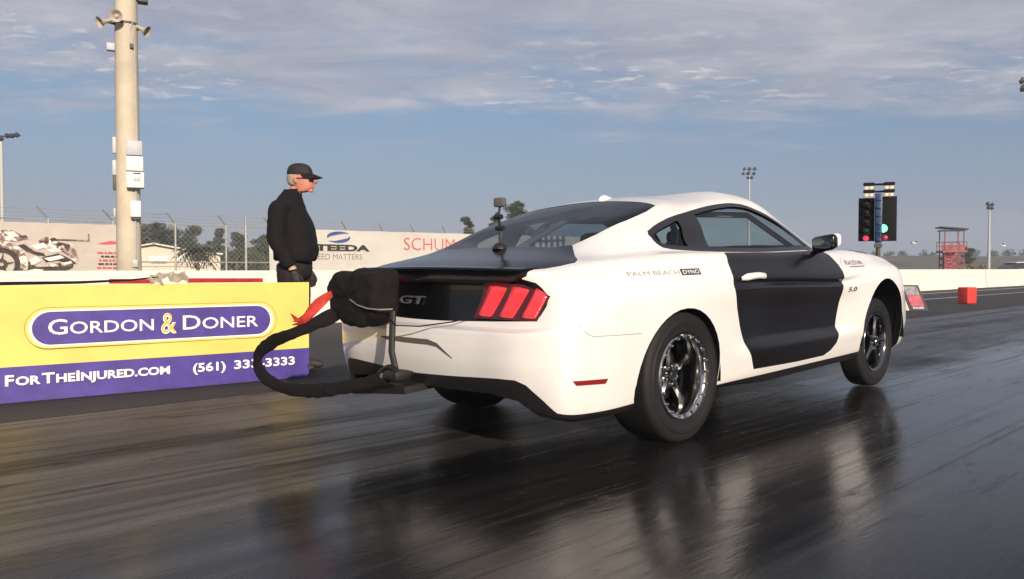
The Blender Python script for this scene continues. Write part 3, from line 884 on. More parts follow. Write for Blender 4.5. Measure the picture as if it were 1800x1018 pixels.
for k in range(9):
    f = k / 8; x = .33 + .15 * (1 - f)
    h = .004 + .026 * math.sin(math.pi * min(1, (f * .95) ** 1.6)) ; w_ = .004 + .020 * math.sin(math.pi * min(1, f * .9 + .08))
    z0 = surf_top(x, 0).z - .004
    ring = [bm.verts.new((x, y, z0 + z)) for y, z in ((-w_, 0), (-w_ * .6, h * .6), (0, h), (w_ * .6, h * .6), (w_, 0))]
    if prev:
        for i in range(4): bm.faces.new((prev[i], prev[i + 1], ring[i + 1], ring[i]))
    prev = ring
bmesh.ops.recalc_face_normals(bm, faces=bm.faces)
obj_from_bm('aerial', bm, M['white_paint'], car)
# ---- under the tail: exhaust tips, axle, parachute bar
bm = bmesh.new()
b_tube(bm, [(-.03, -.6, .335), (-.03, .6, .335)], .05, 12); b_lathe(bm, [(.02, -.13), (.12, -.1), (.15, 0), (.12, .1), (.02, .13)], 16, 'Y', (-.03, 0, .335))
obj_from_bm('rear_axle', bm, M['interior'], car)
for s in (-1, 1):
    bm = bmesh.new()
    b_lathe(bm, [(.038, -.16), (.042, 0), (.046, .004), (.046, .010), (.04, .012), (.036, -.1)], 24, 'X', (0, 0, 0))
    o = obj_from_bm('exhaust_tip', bm, M['dark_chrome'], car); o.location = (-.90, .56 * s, .315); o.rotation_euler = (0, 0, math.pi)
# ------------------------------------------------------------------ parachute pack hung on the tail, with its tether loop and streamer
def cp(p): return CARM @ Vector(p)
pk = empty('parachute_pack', cp((-1.28, .1, .66)), -R(YAW) + math.pi / 2)
PKI = pk.matrix_basis.inverted()
def pl(p): return PKI @ cp(p)
tag(pk, 'black nylon parachute pack bolted behind the tail of the race car', 'parachute')
bm = bmesh.new()
outl = [(.09, .918), (.20, .928), (.34, .924), (.45, .912), (.52, .880), (.548, .83), (.535, .755), (.50, .70), (.43, .660), (.33, .634), (.22, .630), (.14, .648), (.085, .680), (.062, .72), (.058, .82), (.066, .89)]
outl = [(y + .03 + .02 * (y < .3), z) for y, z in outl]; outl = chaikin(outl, 1)
cy_, cz_ = .33, .79
prev = None
rnd = random.Random(3)
nzs = [rnd.uniform(-.006, .006) for _ in outl]
for x, sc, sh in [(-1.135, .90, 0), (-1.15, .98, 0), (-1.20, 1.02, .01), (-1.25, 1.02, .01), (-1.285, .99, 0), (-1.305, .95, -.005), (-1.318, .86, -.01), (-1.325, .6, -.012), (-1.328, .25, -.012)]:
    ring = []
    for i, (y, z) in enumerate(outl):
        k = sc + nzs[(i * 3) % len(outl)] * (2 if x > -1.29 else 3)
        ring.append(bm.verts.new(pl((x + nzs[(i * 7 + 3) % len(outl)] * .9 + .04 * max(0, y - .35), cy_ + (y - cy_) * k, cz_ + (z - cz_) * k + sh * .4))))
    if prev:
        for i in range(len(ring)): bm.faces.new((prev[i], prev[(i + 1) % len(ring)], ring[(i + 1) % len(ring)], ring[i]))
    else: bm.faces.new(ring[::-1])
    prev = ring
bm.faces.new(prev)
bmesh.ops.recalc_face_normals(bm, faces=bm.faces)
wrinkle(obj_from_bm('pack_bag', bm, M['nylon'], pk, angle=70), .045, .11, 3, 2)
# flap seam and rip cord
bm = bmesh.new()
b_tube(bm, [pl(p) for p in [(-1.33, .30, .775), (-1.335, .22, .748), (-1.335, .14, .735), (-1.31, .07, .73), (-1.25, .045, .73)]], .004, 6)
obj_from_bm('flap_piping', bm, mat('grey_piping', (.20, .18, .16), .6), pk)
bm = bmesh.new()
b_tube(bm, [pl(p) for p in [(-1.27, .05, .69), (-1.25, .02, .650), (-1.20, -.10, .648), (-1.12, -.26, .672), (-1.085, -.33, .69)]], .0035, 6)
obj_from_bm('rip_cord', bm, M['nylon'], pk)
# post, bracket and plate that carry it
bm = bmesh.new()
b_tube(bm, [pl((-1.24, .055, .72)), pl((-1.262, .045, .52)), pl((-1.245, .03, .405))], .017, 10)
b_box(bm, pl((-1.18, .06, .40)), (.14, .045, .02), bevel=.004)
obj_from_bm('mount_post', bm, M['black_plastic'], pk)
bm = bmesh.new()
b_tube(bm, [pl((-1.26, .17 - .22 * f, .385 + .055 * math.sin(math.pi * f))) for f in [k / 10 for k in range(11)]], .014, 8)
b_box(bm, pl((-1.26, .0, .405)), (.10, .10, .05), bevel=.012)
obj_from_bm('shackle', bm, M['black_plastic'], pk)
for cc_ in ((-1.295, .075, .40), (-1.295, .035, .40)):
    bm = bmesh.new(); b_lathe(bm, [(.001, -.012), (.013, -.012), (.013, .012), (.001, .012)], 12, 'X', tuple(pl(cc_))); obj_from_bm('shackle_bolt', bm, M['bolt'], pk)
#, -.012), (.013, .012), (.001, .012)], 12, 'X', tuple(pl((-1.295, .075, .40)))); b_lathe(bm, [(.001, -.012), (.012, -.012), (.012, .012), (.001, .012)], 12, 'X', tuple(pl((-1.295, .035, .40))))
bm = bmesh.new()
vsb = [pl(p) for p in [(-1.24, .50, .275), (-1.24, .32, .318), (-1.24, .10, .350), (-1.24, -.02, .342), (-1.24, -.035, .31), (-1.24, .2, .288), (-1.24, .42, .262)]]
lo = [bm.verts.new(v) for v in vsb]; hi = [bm.verts.new(pl(Vector(CARM.inverted() @ (pk.matrix_basis @ v)) + Vector((.18, 0, .01)))) for v in vsb]
bm.faces.new(lo); bm.faces.new(hi[::-1])
for i in range(len(lo)): bm.faces.new((lo[i], hi[i], hi[(i + 1) % len(lo)], lo[(i + 1) % len(lo)]))
bmesh.ops.recalc_face_normals(bm, faces=bm.faces)
obj_from_bm('mount_plate', bm, M['black_plastic'], pk, shade=False)
# tether: thick folded webbing looping down and back to the shackle
T3 = [(-1.27, .47, .71), (-1.34, .52, .665), (-1.42, .60, .618), (-1.48, .70, .572), (-1.49, .86, .528), (-1.495, .96, .475), (-1.495, 1.0, .42), (-1.49, .985, .365), (-1.475, .92, .318), (-1.455, .82, .283), (-1.43, .66, .277), (-1.40, .48, .292), (-1.36, .32, .325), (-1.32, .18, .355), (-1.28, .06, .392)]
P_ = [pl(p) for p in T3]
for _ in range(2):
    P_ = [P_[0]] + [q for i in range(len(P_) - 1) for q in (P_[i] * .75 + P_[i + 1] * .25, P_[i] * .25 + P_[i + 1] * .75)] + [P_[-1]]
bm = bmesh.new()
rnd = random.Random(5)
b_tube(bm, P_, [.036 + rnd.uniform(-.002, .002) + .004 * math.sin(i * .45) for i in range(len(P_))], 14, flat=(.38, 1.0))
wrinkle(obj_from_bm('tether_strap', bm, M['nylon'], pk, angle=70), .016, .06, 2, 1)
# red streamer
T4 = [(-1.30, .485, .812), (-1.335, .505, .776), (-1.37, .535, .738), (-1.405, .56, .700), (-1.42, .585, .672), (-1.43, .62, .655), (-1.44, .665, .648)]
W4 = [.014, .036, .046, .044, .032, .024, .02]
bm = bmesh.new(); prev = None
for i, (p, w_) in enumerate(zip(T4, W4)):
    row = []
    for k in range(7):
        f = k / 6 - .5
        dz = f * w_ * 1.5
        fold = .012 * math.sin(k * 2.1 + i * .9)
        row.append(bm.verts.new(pl((p[0] - abs(fold), p[1] + dz * .35 + fold * .4, p[2] + dz))))
    if i == len(T4) - 1:
        row[6].co = pl((p[0], p[1] + .05, p[2] + .05)); row[0].co = pl((p[0], p[1] + .03, p[2] - .018)); row[3].co = pl((p[0], p[1] - .03, p[2]))
    if prev:
        for k in range(6): bm.faces.new((prev[k], prev[k + 1], row[k + 1], row[k]))
    prev = row
bmesh.ops.solidify(bm, geom=list(bm.faces), thickness=.003)
obj_from_bm('red_streamer', bm, M['red_cloth'], pk, angle=80)

# ------------------------------------------------------------------ small action camera on a suction mount
ac = empty('action_camera', cp((-.60, -.06, .985)), -R(YAW) + math.pi / 2)
ACI = ac.matrix_basis.inverted()
tag(ac, 'small action camera on a jointed suction mount by the rear window of the race car', 'camera')
zb = CARM @ surf_top(-.60, -.06)
b0 = ACI @ zb
bm = bmesh.new()
b_lathe(bm, [(.001, .026), (.022, .024), (.034, .012), (.042, 0), (.044, -.008)], 20, 'Z', tuple(b0 + Vector((0, 0, .004))))
obj_from_bm('suction_cup', bm, M['black_plastic'], ac)
bm = bmesh.new()
q0 = b0 + Vector((0, 0, .02))
b_tube(bm, [q0, q0 + Vector((0, 0, .05)), q0 + Vector((.004, .004, .09))], .007, 8)
b_tube(bm, [q0 + Vector((.004, -.022, .09)), q0 + Vector((.004, .030, .09))], .014, 8)
b_tube(bm, [q0 + Vector((.004, 0, .09)), q0 + Vector((-.012, 0, .15))], .008, 8)
b_tube(bm, [q0 + Vector((-.012, -.026, .15)), q0 + Vector((-.012, .026, .15))], .014, 8)
b_tube(bm, [q0 + Vector((-.012, 0, .15)), q0 + Vector((.0, 0, .205))], .007, 8)
obj_from_bm('mount_arm', bm, M['black_plastic'], ac)
bm = bmesh.new()
b_box(bm, q0 + Vector((0, 0, .23)), (.036, .068, .05), .15, bevel=.008)
b_lathe(bm, [(.001, .026), (.012, .026), (.014, .017)], 14, 'X', tuple(q0 + Vector((0, .016, .236))))
obj_from_bm('camera_body', bm, mat('grey_camera', (.10, .095, .09), .45), ac)
# ------------------------------------------------------------------ setting
PITCH = R(1.483)
def at(px, py, Y):
    """point at depth Y (metres ahead of the camera) seen at a pixel of the 1800 px wide photograph"""
    x = (px - 900) / 1410; y = -(py - 509) / 1410
    d = Vector((x, math.cos(PITCH) + y * math.sin(PITCH), -math.sin(PITCH) + y * math.cos(PITCH)))
    return Vector((0, 0, CAM_H)) + d * (Y / d.y)
TR = 46.0
def track_frame(o, z):
    o.location = (0, 0, z); o.rotation_euler = (0, 0, R(90 - TR))
def sheet(name, x0, x1, y0, y1, z, material, kind='structure', nx=1):
    bm = bmesh.new()
    for i in range(nx):
        a, b = x0 + (x1 - x0) * i / nx, x0 + (x1 - x0) * (i + 1) / nx
        bm.faces.new([bm.verts.new(p) for p in ((a, y0, 0), (b, y0, 0), (b, y1, 0), (a, y1, 0))])
    o = obj_from_bm(name, bm, material, shade=False); track_frame(o, z); tag(o, kind=kind); return o

def ground_mat(name, lo, hi, rough, scale=(1, 1, 1), spec=.5):
    m = bpy.data.materials.new(name); m.use_nodes = True; t = m.node_tree; p = t.nodes['Principled BSDF']
    co = t.nodes.new('ShaderNodeTexCoord'); mp = N(t, 'ShaderNodeMapping'); mp.inputs['Scale'].default_value = scale
    L(t, co.outputs['Object'], mp.inputs[0])
    nz = N(t, 'ShaderNodeTexNoise', inp={'Scale': 1.0, 'Detail': 8.0, 'Roughness': .65}); L(t, mp.outputs[0], nz.inputs['Vector'])
    L(t, ramp(t, nz.outputs[0], [(.3, lo), (.7, hi)]), p.inputs['Base Color'])
    p.inputs['Roughness'].default_value = rough; p.inputs['Specular IOR Level'].default_value = spec
    g = N(t, 'ShaderNodeTexNoise', inp={'Scale': 120.0, 'Detail': 3.0}); L(t, co.outputs['Object'], g.inputs['Vector'])
    b = N(t, 'ShaderNodeBump', inp={'Strength': .35, 'Distance': .01}); L(t, g.outputs[0], b.inputs['Height']); L(t, b.outputs[0], p.inputs['Normal'])
    return m
def lane_mat():
    m = bpy.data.materials.new('rubbered_track'); m.use_nodes = True; t = m.node_tree; p = t.nodes['Principled BSDF']
    co = t.nodes.new('ShaderNodeTexCoord'); sp = N(t, 'ShaderNodeSeparateXYZ'); L(t, co.outputs['Object'], sp.inputs[0])
    def nz(scale, detail=6.0, rough=.6, loc=(0, 0, 0), dist=0.0):
        mp = N(t, 'ShaderNodeMapping'); mp.inputs['Scale'].default_value = scale; mp.inputs['Location'].default_value = loc
        L(t, co.outputs['Object'], mp.inputs[0])
        n = N(t, 'ShaderNodeTexNoise', inp={'Scale': 1.0, 'Detail': detail, 'Roughness': rough, 'Distortion': dist}); L(t, mp.outputs[0], n.inputs['Vector']); return n.outputs[0]
    wob = math_node(t, 'MULTIPLY', math_node(t, 'SUBTRACT', nz((.35, .2, 1), 3), .5), .22)
    y = math_node(t, 'ADD', sp.outputs[1], wob)
    streak = nz((.16, 4.2, 1), 7, .60)
    streak2 = nz((.30, 17.0, 1), 7, .66, (3, 1, 0))
    patch = nz((.35, .8, 1), 6, .6, (9, 4, 0), .6)
    scuff = nz((1.1, 5.0, 1), 7, .72, (2, 7, 0), 1.2)
    fine = nz((20, 60, 1), 4, .6)
    def band(c, w, soft):
        d = math_node(t, 'ABSOLUTE', math_node(t, 'SUBTRACT', y, c))
        return math_node(t, 'SUBTRACT', 1.0, smooth(t, d, w - soft, w + soft))
    bands = math_node(t, 'MAXIMUM', math_node(t, 'MULTIPLY', band(2.72, .19, .07), 1.0), math_node(t, 'MULTIPLY', band(4.20, .13, .05), .95))
    bands = math_node(t, 'MAXIMUM', bands, math_node(t, 'MULTIPLY', band(2.35, .05, .03), .6))
    bands = math_node(t, 'MAXIMUM', bands, math_node(t, 'MULTIPLY', band(1.2, .9, .5), .55))
    for c_, w_, k_ in ((3.35, .07, .6), (1.85, .10, .7), (4.95, .09, .7), (.55, .22, .7), (-.3, .15, .6)):
        bands = math_node(t, 'MAXIMUM', bands, math_node(t, 'MULTIPLY', band(c_, w_, w_ * .6), k_))
    bands = math_node(t, 'MULTIPLY', bands, math_node(t, 'ADD', .55, math_node(t, 'MULTIPLY', smooth(t, scuff, .15, .45), .45)))
    dry = smooth(t, math_node(t, 'ADD', y, math_node(t, 'MULTIPLY', math_node(t, 'SUBTRACT', patch, .5), 1.4)), 2.45, 3.3)     # the less prepped edge of the lane
    col = ramp(t, streak, [(.30, (.005, .0048, .0050)), (.50, (.015, .0133, .0125)), (.66, (.027, .024, .022)), (.80, (.060, .053, .047))])
    tan = ramp(t, nz((.14, 5.5, 1), 8, .66, (1, 5, 0)), [(.28, (.020, .0185, .0178)), (.48, (.050, .0455, .0420)), (.72, (.100, .090, .081))])
    col = mix_rgb(t, math_node(t, 'MULTIPLY', dry, .85), col, tan)
    col = mix_rgb(t, math_node(t, 'MULTIPLY', smooth(t, streak2, .46, .62), .6), col, (.008, .0075, .0075))
    col = mix_rgb(t, math_node(t, 'MULTIPLY', smooth(t, nz((.10, 9.0, 1), 5, .6, (5, 2, 0)), .57, .68), .50), col, (.080, .071, .063))
    col = mix_rgb(t, math_node(t, 'MULTIPLY', smooth(t, patch, .45, .68), .5), col, (.007, .0066, .007))
    col = mix_rgb(t, math_node(t, 'MULTIPLY', bands, .93), col, (.005, .0048, .0055))
    L(t, col, p.inputs['Base Color'])
    ro = math_node(t, 'ADD', .10, math_node(t, 'MULTIPLY', streak, .10))
    ro = math_node(t, 'ADD', ro, math_node(t, 'MULTIPLY', smooth(t, scuff, .52, .75), .22))
    ro = math_node(t, 'ADD', ro, math_node(t, 'MULTIPLY', smooth(t, streak2, .50, .68), .14))
    ro = math_node(t, 'ADD', ro, math_node(t, 'MULTIPLY', smooth(t, patch, .5, .75), .10))
    ro = math_node(t, 'ADD', ro, math_node(t, 'MULTIPLY', dry, .22))
    L(t, ro, p.inputs['Roughness'])
    near = math_node(t, 'SUBTRACT', 1.0, smooth(t, math_node(t, 'ADD', y, math_node(t, 'MULTIPLY', math_node(t, 'SUBTRACT', patch, .5), 1.2)), .3, 1.7))
    sp2 = math_node(t, 'SUBTRACT', math_node(t, 'SUBTRACT', .50, math_node(t, 'MULTIPLY', dry, .26)), math_node(t, 'MULTIPLY', near, .30))
    sp3 = math_node(t, 'MULTIPLY', math_node(t, 'SUBTRACT', sp2, math_node(t, 'MULTIPLY', smooth(t, fine, .5, .7), .10)), math_node(t, 'SUBTRACT', 1.0, math_node(t, 'MULTIPLY', bands, .55)))
    L(t, sp3, p.inputs['Specular IOR Level'])
    h = math_node(t, 'ADD', math_node(t, 'MULTIPLY', streak2, .5), math_node(t, 'ADD', math_node(t, 'MULTIPLY', scuff, .8), math_node(t, 'MULTIPLY', fine, .25)))
    b = N(t, 'ShaderNodeBump', inp={'Strength': .14, 'Distance': .012}); L(t, h, b.inputs['Height']); L(t, b.outputs[0], p.inputs['Normal'])
    return m
G_ = ground_mat('dry_grass', (.055, .058, .030), (.135, .125, .070), .95, (.12, .12, 1), .2)
gm = obj_from_data('ground', [(-3000, -600, 0), (3000, -600, 0), (3000, 4500, 0), (-3000, 4500, 0)], [(0, 1, 2, 3)], G_, shade=False)
gm.location.z = -.03; tag(gm, kind='structure')
sheet('asphalt', -60, 500, -18, 12.25, -.012, ground_mat('matte_asphalt', (.020, .018, .018), (.045, .040, .038), .8, (.5, 2.5, 1), .35))
sheet('track_lane', -40, 400, -1.6, 5.42, 0, lane_mat())
LINE = mat('line_paint', (.62, .58, .50), .6, var=.3, vscale=3)
sheet('lane_line', 16, 300, 10.50, 10.66, -.006, LINE); sheet('lane_line', 16, 300, 8.55, 8.66, -.006, LINE)

# grass bank beyond the far wall, right side
bm = bmesh.new(); rnd = random.Random(11)
NX, NY = 60, 8; rows = []
for j in range(NY):
    row = []
    for i in range(NX):
        x = -40 + 320 * i / (NX - 1); f = j / (NY - 1)
        y = 120 + 90 * f
        z = 4.4 * (math.sin(f * math.pi / 2) ** 1.2) + (.5 * math.sin(x * .05) + .35 * math.sin(x * .13 + 1)) * f + rnd.uniform(-.12, .12) * f
        z *= max(0.02, min(1, (x - 10) / 60))
        row.append(bm.verts.new((x, y, z - .1 * (j == 0) - .03)))
    rows.append(row)
for j in range(NY - 1):
    for i in range(NX - 1): bm.faces.new((rows[j][i], rows[j][i + 1], rows[j + 1][i + 1], rows[j + 1][i]))
o = obj_from_bm('grass_bank', bm, ground_mat('bank_grass', (.075, .072, .045), (.15, .135, .09), .95, (.08, .08, .3), .2)); tag(o, kind='structure')

# ------------------------------------------------------------------ yellow barrier with its banner
WA = 51.6
Wd = Vector((math.sin(R(WA)), math.cos(R(WA)), 0)); Wn = Vector((Wd.y, -Wd.x, 0))      # along the wall, and out of its face towards the camera
WP = Vector((-2.59, 6.06, 0))
CONC = mat('white_concrete', (.66, .64, .57), .75, var=.18, vscale=2.2, bump=.25, bscale=40)
def wall_thing(name, origin, direction, normal, t0, t1, prof, material, label, cat, group=None):
    """prof: (outward, z) polygon swept from t0 to t1"""
    bm = bmesh.new()
    A = [bm.verts.new(direction * t0 + normal * a + Vector((0, 0, z))) for a, z in prof]
    B = [bm.verts.new(direction * t1 + normal * a + Vector((0, 0, z))) for a, z in prof]
    n = len(prof)
    for i in range(n): bm.faces.new((A[i], A[(i + 1) % n], B[(i + 1) % n], B[i]))
    bm.faces.new(A); bm.faces.new(B)
    bmesh.ops.recalc_face_normals(bm, faces=bm.faces)
    o = obj_from_bm(name, bm, material, shade=False); o.location = origin
    return tag(o, label, cat, group)
wall_thing('concrete_barrier', WP, Wd, Wn, -7.5, 1.12, [(-.02, -.012), (-.02, .76), (-.04, .785), (-.20, .785), (-.22, .76), (-.22, .3), (-.30, .12), (-.30, -.012)], CONC,
           'concrete barrier wall carrying the yellow law firm banner', 'barrier')
def wpt(t, z, off=0.0): return WP + Wd * t + Wn * off + Vector((0, 0, z))
YEL = mat('yellow_vinyl', (.74, .565, .135), .5, var=.07, vscale=3.5, bump=.10, bscale=6)
PUR = mat('purple_vinyl', (.070, .045, .255), .5, var=.22, vscale=6, bump=.10, bscale=6)
CREAM = mat('cream_ink', (.86, .80, .60), .5); WHT = mat('white_vinyl_ink', (.86, .83, .78), .5)
GOLD = mat('gold_ink', (.70, .42, .08), .5)
bn = empty('sponsor_banner', wpt(0, .4)); tag(bn, 'yellow and purple vinyl banner reading Gordon & Doner on the near barrier', 'banner')
def bl(t, z, off): return wpt(t, z, off) - bn.location
bm = bmesh.new(); nt, nz_ = 60, 12
g = {}
for i in range(nt + 1):
    for j in range(nz_ + 1):
        t = -7.5 + 8.62 * i / nt; z = -.006 + .796 * j / nz_
        if j == 4: z = .2365
        g[i, j] = bm.verts.new(bl(t, z, .006 * math.sin(t * 3.1 + z * 2) * math.sin(z * 5) + .003 * math.sin(t * 11 + z * 4) * (z / .8) ** 2))
for i in range(nt):
    for j in range(nz_):
        f = bm.faces.new((g[i, j], g[i + 1, j], g[i + 1, j + 1], g[i, j + 1])); f.material_index = 1 if j < 4 else 0
obj_from_bm('vinyl_sheet', bm, [YEL, PUR], bn, angle=80)
def capsule(t0, t1, z0, z1, n=14):
    r = (z1 - z0) / 2; zc_ = (z0 + z1) / 2
    return [(t1 - r + r * math.cos(a), zc_ + r * math.sin(a)) for a in [-math.pi / 2 + math.pi * k / n for k in range(n + 1)]] + \
           [(t0 + r + r * math.cos(a), zc_ + r * math.sin(a)) for a in [math.pi / 2 + math.pi * k / n for k in range(n + 1)]]
def flat_on(name, poly, off, material, fn=bl, parent=bn):
    bm = bmesh.new(); bm.faces.new([bm.verts.new(fn(t, z, off)) for t, z in poly])
    return obj_from_bm(name, bm, material, parent, shade=False)
BROWN = mat('brown_ink', (.20, .15, .05), .5)
for t0, t1 in ((-.905, .779), (-4.405, -2.721), (-7.3, -5.8)):
    flat_on('logo_outline', capsule(t0 - .045, t1 + .055, .346, .636), .0105, BROWN)
    flat_on('logo_outline', capsule(t0 - .041, t1 + .051, .350, .632), .0118, YEL)
    flat_on('logo_border', capsule(t0 - .020, t1 + .026, .362, .617), .013, CREAM)
    flat_on('logo_capsule', capsule(t0, t1, .375, .605), .0142, PUR)
def wtxt(name, segs, t, z, w, h, m, cap=None, bold=0.0, gap=0.0):
    return fit_text(name, segs, w, h, lambda u, v, q: bl(t + u, z + v, .0155), m, bn, bold=bold, gap=gap, cap=cap)
for dt in (0, -3.5):
    wtxt('banner_lettering', [('G', 1.0), ('ORDON', .80)], -.807 + dt, .446, .690, .110, WHT, cap=.73, bold=.006)
    wtxt('banner_lettering', [('D', 1.0), ('ONER', .80)], .092 + dt, .440, .585, .112, WHT, cap=.73, bold=.006)
    wtxt('banner_ampersand', [('&', 1.0)], -.066 + dt, .420, .112, .150, CREAM, bold=.022)
    o = wtxt('banner_ampersand', [('&', 1.0)], -.063 + dt, .423, .106, .144, GOLD, bold=-.010)
    o.location = Wn * .0015
wtxt('banner_lettering', [('F', 1.0), ('OR', .8), ('T', 1.0), ('HE', .8), ('I', 1.0), ('NJURED.COM', .8)], -1.066, .112, 1.060, .073, WHT, cap=.73, bold=.028)
wtxt('banner_lettering', [('(561)', 1.0)], .163, .108, .250, .068, WHT, cap=.73, bold=.025)
wtxt('banner_lettering', [('333', 1.0)], .480, .109, .195, .068, WHT, cap=.73, bold=.025)
wtxt('banner_lettering', [('-3333', 1.0)], .69, .109, .295, .068, WHT, cap=.73, bold=.025)
# loose black cord and torn paper on the top of the barrier
bm = bmesh.new()
b_tube(bm, [wpt(-2.4, .80, -.03), wpt(-1.6, .797, -.04), wpt(-1.0, .803, -.05), wpt(-.6, .805, -.06), wpt(-.25, .82, -.05), wpt(-.06, .842, -.06)], [.010, .011, .012, .010, .007, .004], 8)
o = obj_from_bm('black_cord', bm, M['nylon']); tag(o, 'thin black cord sagging along the top of the yellow barrier', 'cord')
bm = bmesh.new(); rnd = random.Random(4); gr = {}
for i in range(8):
    for j in range(4):
        f = i / 7
        gr[i, j] = bm.verts.new(wpt(-.13 + .27 * f + rnd.uniform(-.012, .012), .79 + .045 * f + .022 * j * (1 - .3 * f) - .03 * (j == 0) * f + .012 * math.sin(i * 2.3 + j) + rnd.uniform(0, .006), .02 - .04 * j + rnd.uniform(-.01, .01)))
for i in range(7):
    for j in range(3):
        if rnd.random() < .86: bm.faces.new((gr[i, j], gr[i + 1, j], gr[i + 1, j + 1], gr[i, j + 1]))
bmesh.ops.solidify(bm, geom=list(bm.faces), thickness=.003)
o = obj_from_bm('torn_paper', bm, mat('tan_paper', (.62, .55, .42), .8, var=.4, vscale=14), shade=False); tag(o, 'crumpled scrap of torn banner lying on the yellow barrier top', 'paper')

# ------------------------------------------------------------------ far white wall, with its red bands
FA_ = 45.7
Fd = Vector((math.sin(R(FA_)), math.cos(R(FA_)), 0)); Fn = Vector((Fd.y, -Fd.x, 0)); FP = Vector((-3.15, 13.46, 0))
PROF = [(0, -.03), (0, .12), (-.06, .25), (-.10, .875), (-.26, .875), (-.30, .25), (-.36, .12), (-.36, -.03)]
PROF_ = [(a + .0, z) for a, z in PROF]
WWHITE = mat('white_wall_paint', (.76, .70, .60), .6, var=.10, vscale=.7, bump=.12, bscale=20)
wall_thing('concrete_wall', FP, Fd, Fn, -25, 36.86, PROF_, WWHITE, 'long white concrete wall across the track, left of its dark joint', 'wall')
wall_thing('concrete_wall', FP, Fd, Fn, 36.98, 130, PROF_, WWHITE, 'white concrete wall at the right edge, beyond its dark joint', 'wall')
wall_thing('joint_post', FP, Fd, Fn, 36.862, 36.978, [(-.02, -.03), (-.08, .25), (-.12, .86), (-.24, .86), (-.30, .25), (-.34, -.03)], mat('joint_filler', (.30, .28, .23), .8), 'grey joint filler between two white wall sections', 'wall joint')
REDP = mat('red_band_paint', (.62, .045, .04), .55, var=.15, vscale=6)
for i, (t0, t1) in enumerate(((-3.36, -2.74), (-2.27, -1.06))):
    bm = bmesh.new()
    def q(t, z): return FP + Fd * t + Fn * (-.10 + .04 * (.875 - z) / .625 + .004) + Vector((0, 0, z))
    bm.faces.new([bm.verts.new(p) for p in (q(t0, .695), q(t1, .69), q(t1, .752), q(t0, .762))])
    bmesh.ops.solidify(bm, geom=list(bm.faces), thickness=.003)
    o = obj_from_bm('red_board', bm, REDP, shade=False)
    tag(o, ['short red strip on the white wall, behind the torn paper', 'longer red strip on the white wall, left of the man'][i], 'red strip')

# ------------------------------------------------------------------ fence with barbed wire arms, and the banners hung on it
NP = Vector((-7.84, 26, 0))
def fpt(t, z, off=0.0): return NP + Fd * t + Fn * off + Vector((0, 0, z))
GALV = mat('galvanised_steel', (.34, .33, .30), .55, metal=.3, var=.2)
fe = empty('chain_link_fence', fpt(0, 0)); tag(fe, 'tall chain link fence with angled barbed wire arms behind the white wall', 'fence')
def fl(t, z, off=0.0): return fpt(t, z, off) - fe.location
POSTS = [-11.4, -9.8, -8.15] + [-6.53, -4.90, -3.16, -1.60, -.10, 1.35, 2.77, 4.30, 5.73, 7.27, 8.8, 10.3, 11.8, 13.3, 14.8, 16.3]
for t in POSTS:
    bm = bmesh.new()
    b_tube(bm, [fl(t + .13, -.03), fl(t + .13, 2.26)], .032, 8)
    b_tube(bm, [fl(t + .13, 2.24), fl(t - .17, 2.55, .12)], .026, 6)
    obj_from_bm('post', bm, GALV, fe)
bm = bmesh.new(); b_tube(bm, [fl(-.82, -.03), fl(-.82, 2.58)], .04, 8); obj_from_bm('post', bm, GALV, fe)
bm = bmesh.new()
for z in (2.22, 1.10): b_tube(bm, [fl(-11.4, z), fl(16.4, z)], .022, 6)
obj_from_bm('rail', bm, GALV, fe)
bm = bmesh.new()
for k in range(3):
    f = (k + .6) / 3
    for a, b in zip(POSTS[:-1], POSTS[1:]):
        b_tube(bm, [fl(a - .17 + .30 * (1 - f), 2.24 + .30 * f, .12 * f), fl((a + b) / 2 - .17 + .30 * (1 - f), 2.22 + .30 * f, .12 * f), fl(b - .17 + .30 * (1 - f), 2.24 + .30 * f, .12 * f)], .0045, 4, cap=False)
obj_from_bm('barbed_wire', bm, GALV, fe)
# woven mesh as real thin wires
bm = bmesh.new()
sp_ = .16
k = -12.4
def wire(a, b):
    d = (b - a).normalized(); s = Vector((-Fd.x * d.z, -Fd.y * d.z, d.dot(Fd))) * .0021
    bm.faces.new([bm.verts.new(p) for p in (a - s, a + s, b + s, b - s)])
while k < 16.4:
    for sgn in (1, -1):
        t0, t1 = (k, k + 2.2) if sgn > 0 else (k + 2.2, k)
        a, b = [t0, .02], [t1, 2.22]
        wire(fl(a[0], a[1], .03), fl(b[0], b[1], .03))
    k += sp_
obj_from_bm('wire_mesh', bm, GALV, fe, shade=False)
BAN = mat('white_banner_cloth', (.88, .83, .75), .7, var=.05, vscale=1.2)
def banner(name, t0, t1, z0, z1, material, label, top1=None):
    e = empty(name, fpt((t0 + t1) / 2, z0, .06)); tag(e, label, 'banner')
    bm = bmesh.new(); n = 24; rows = []
    for i in range(n + 1):
        t = t0 + (t1 - t0) * i / n; zz = z1 + ((top1 or z1) - z1) * i / n + .018 * abs(math.sin(i * 1.3))
        rows.append([bm.verts.new(fpt(t, z0 + (zz - z0) * j / 6, .06 + .012 * math.sin(i * .9 + j)) - e.location) for j in range(7)])
    for i in range(n):
        for j in range(6): bm.faces.new((rows[i][j], rows[i + 1][j], rows[i + 1][j + 1], rows[i][j + 1]))
    bmesh.ops.solidify(bm, geom=list(bm.faces), thickness=.004)
    obj_from_bm('cloth', bm, material, e, angle=80)
    return e
st = banner('sponsor_banner', -.05, 17.0, .12, 2.19, BAN, 'long white banner with black wording and a blue swoosh on the fence', 2.36)
def sl(t, z, off=.09): return fpt(t, z, off) - st.location
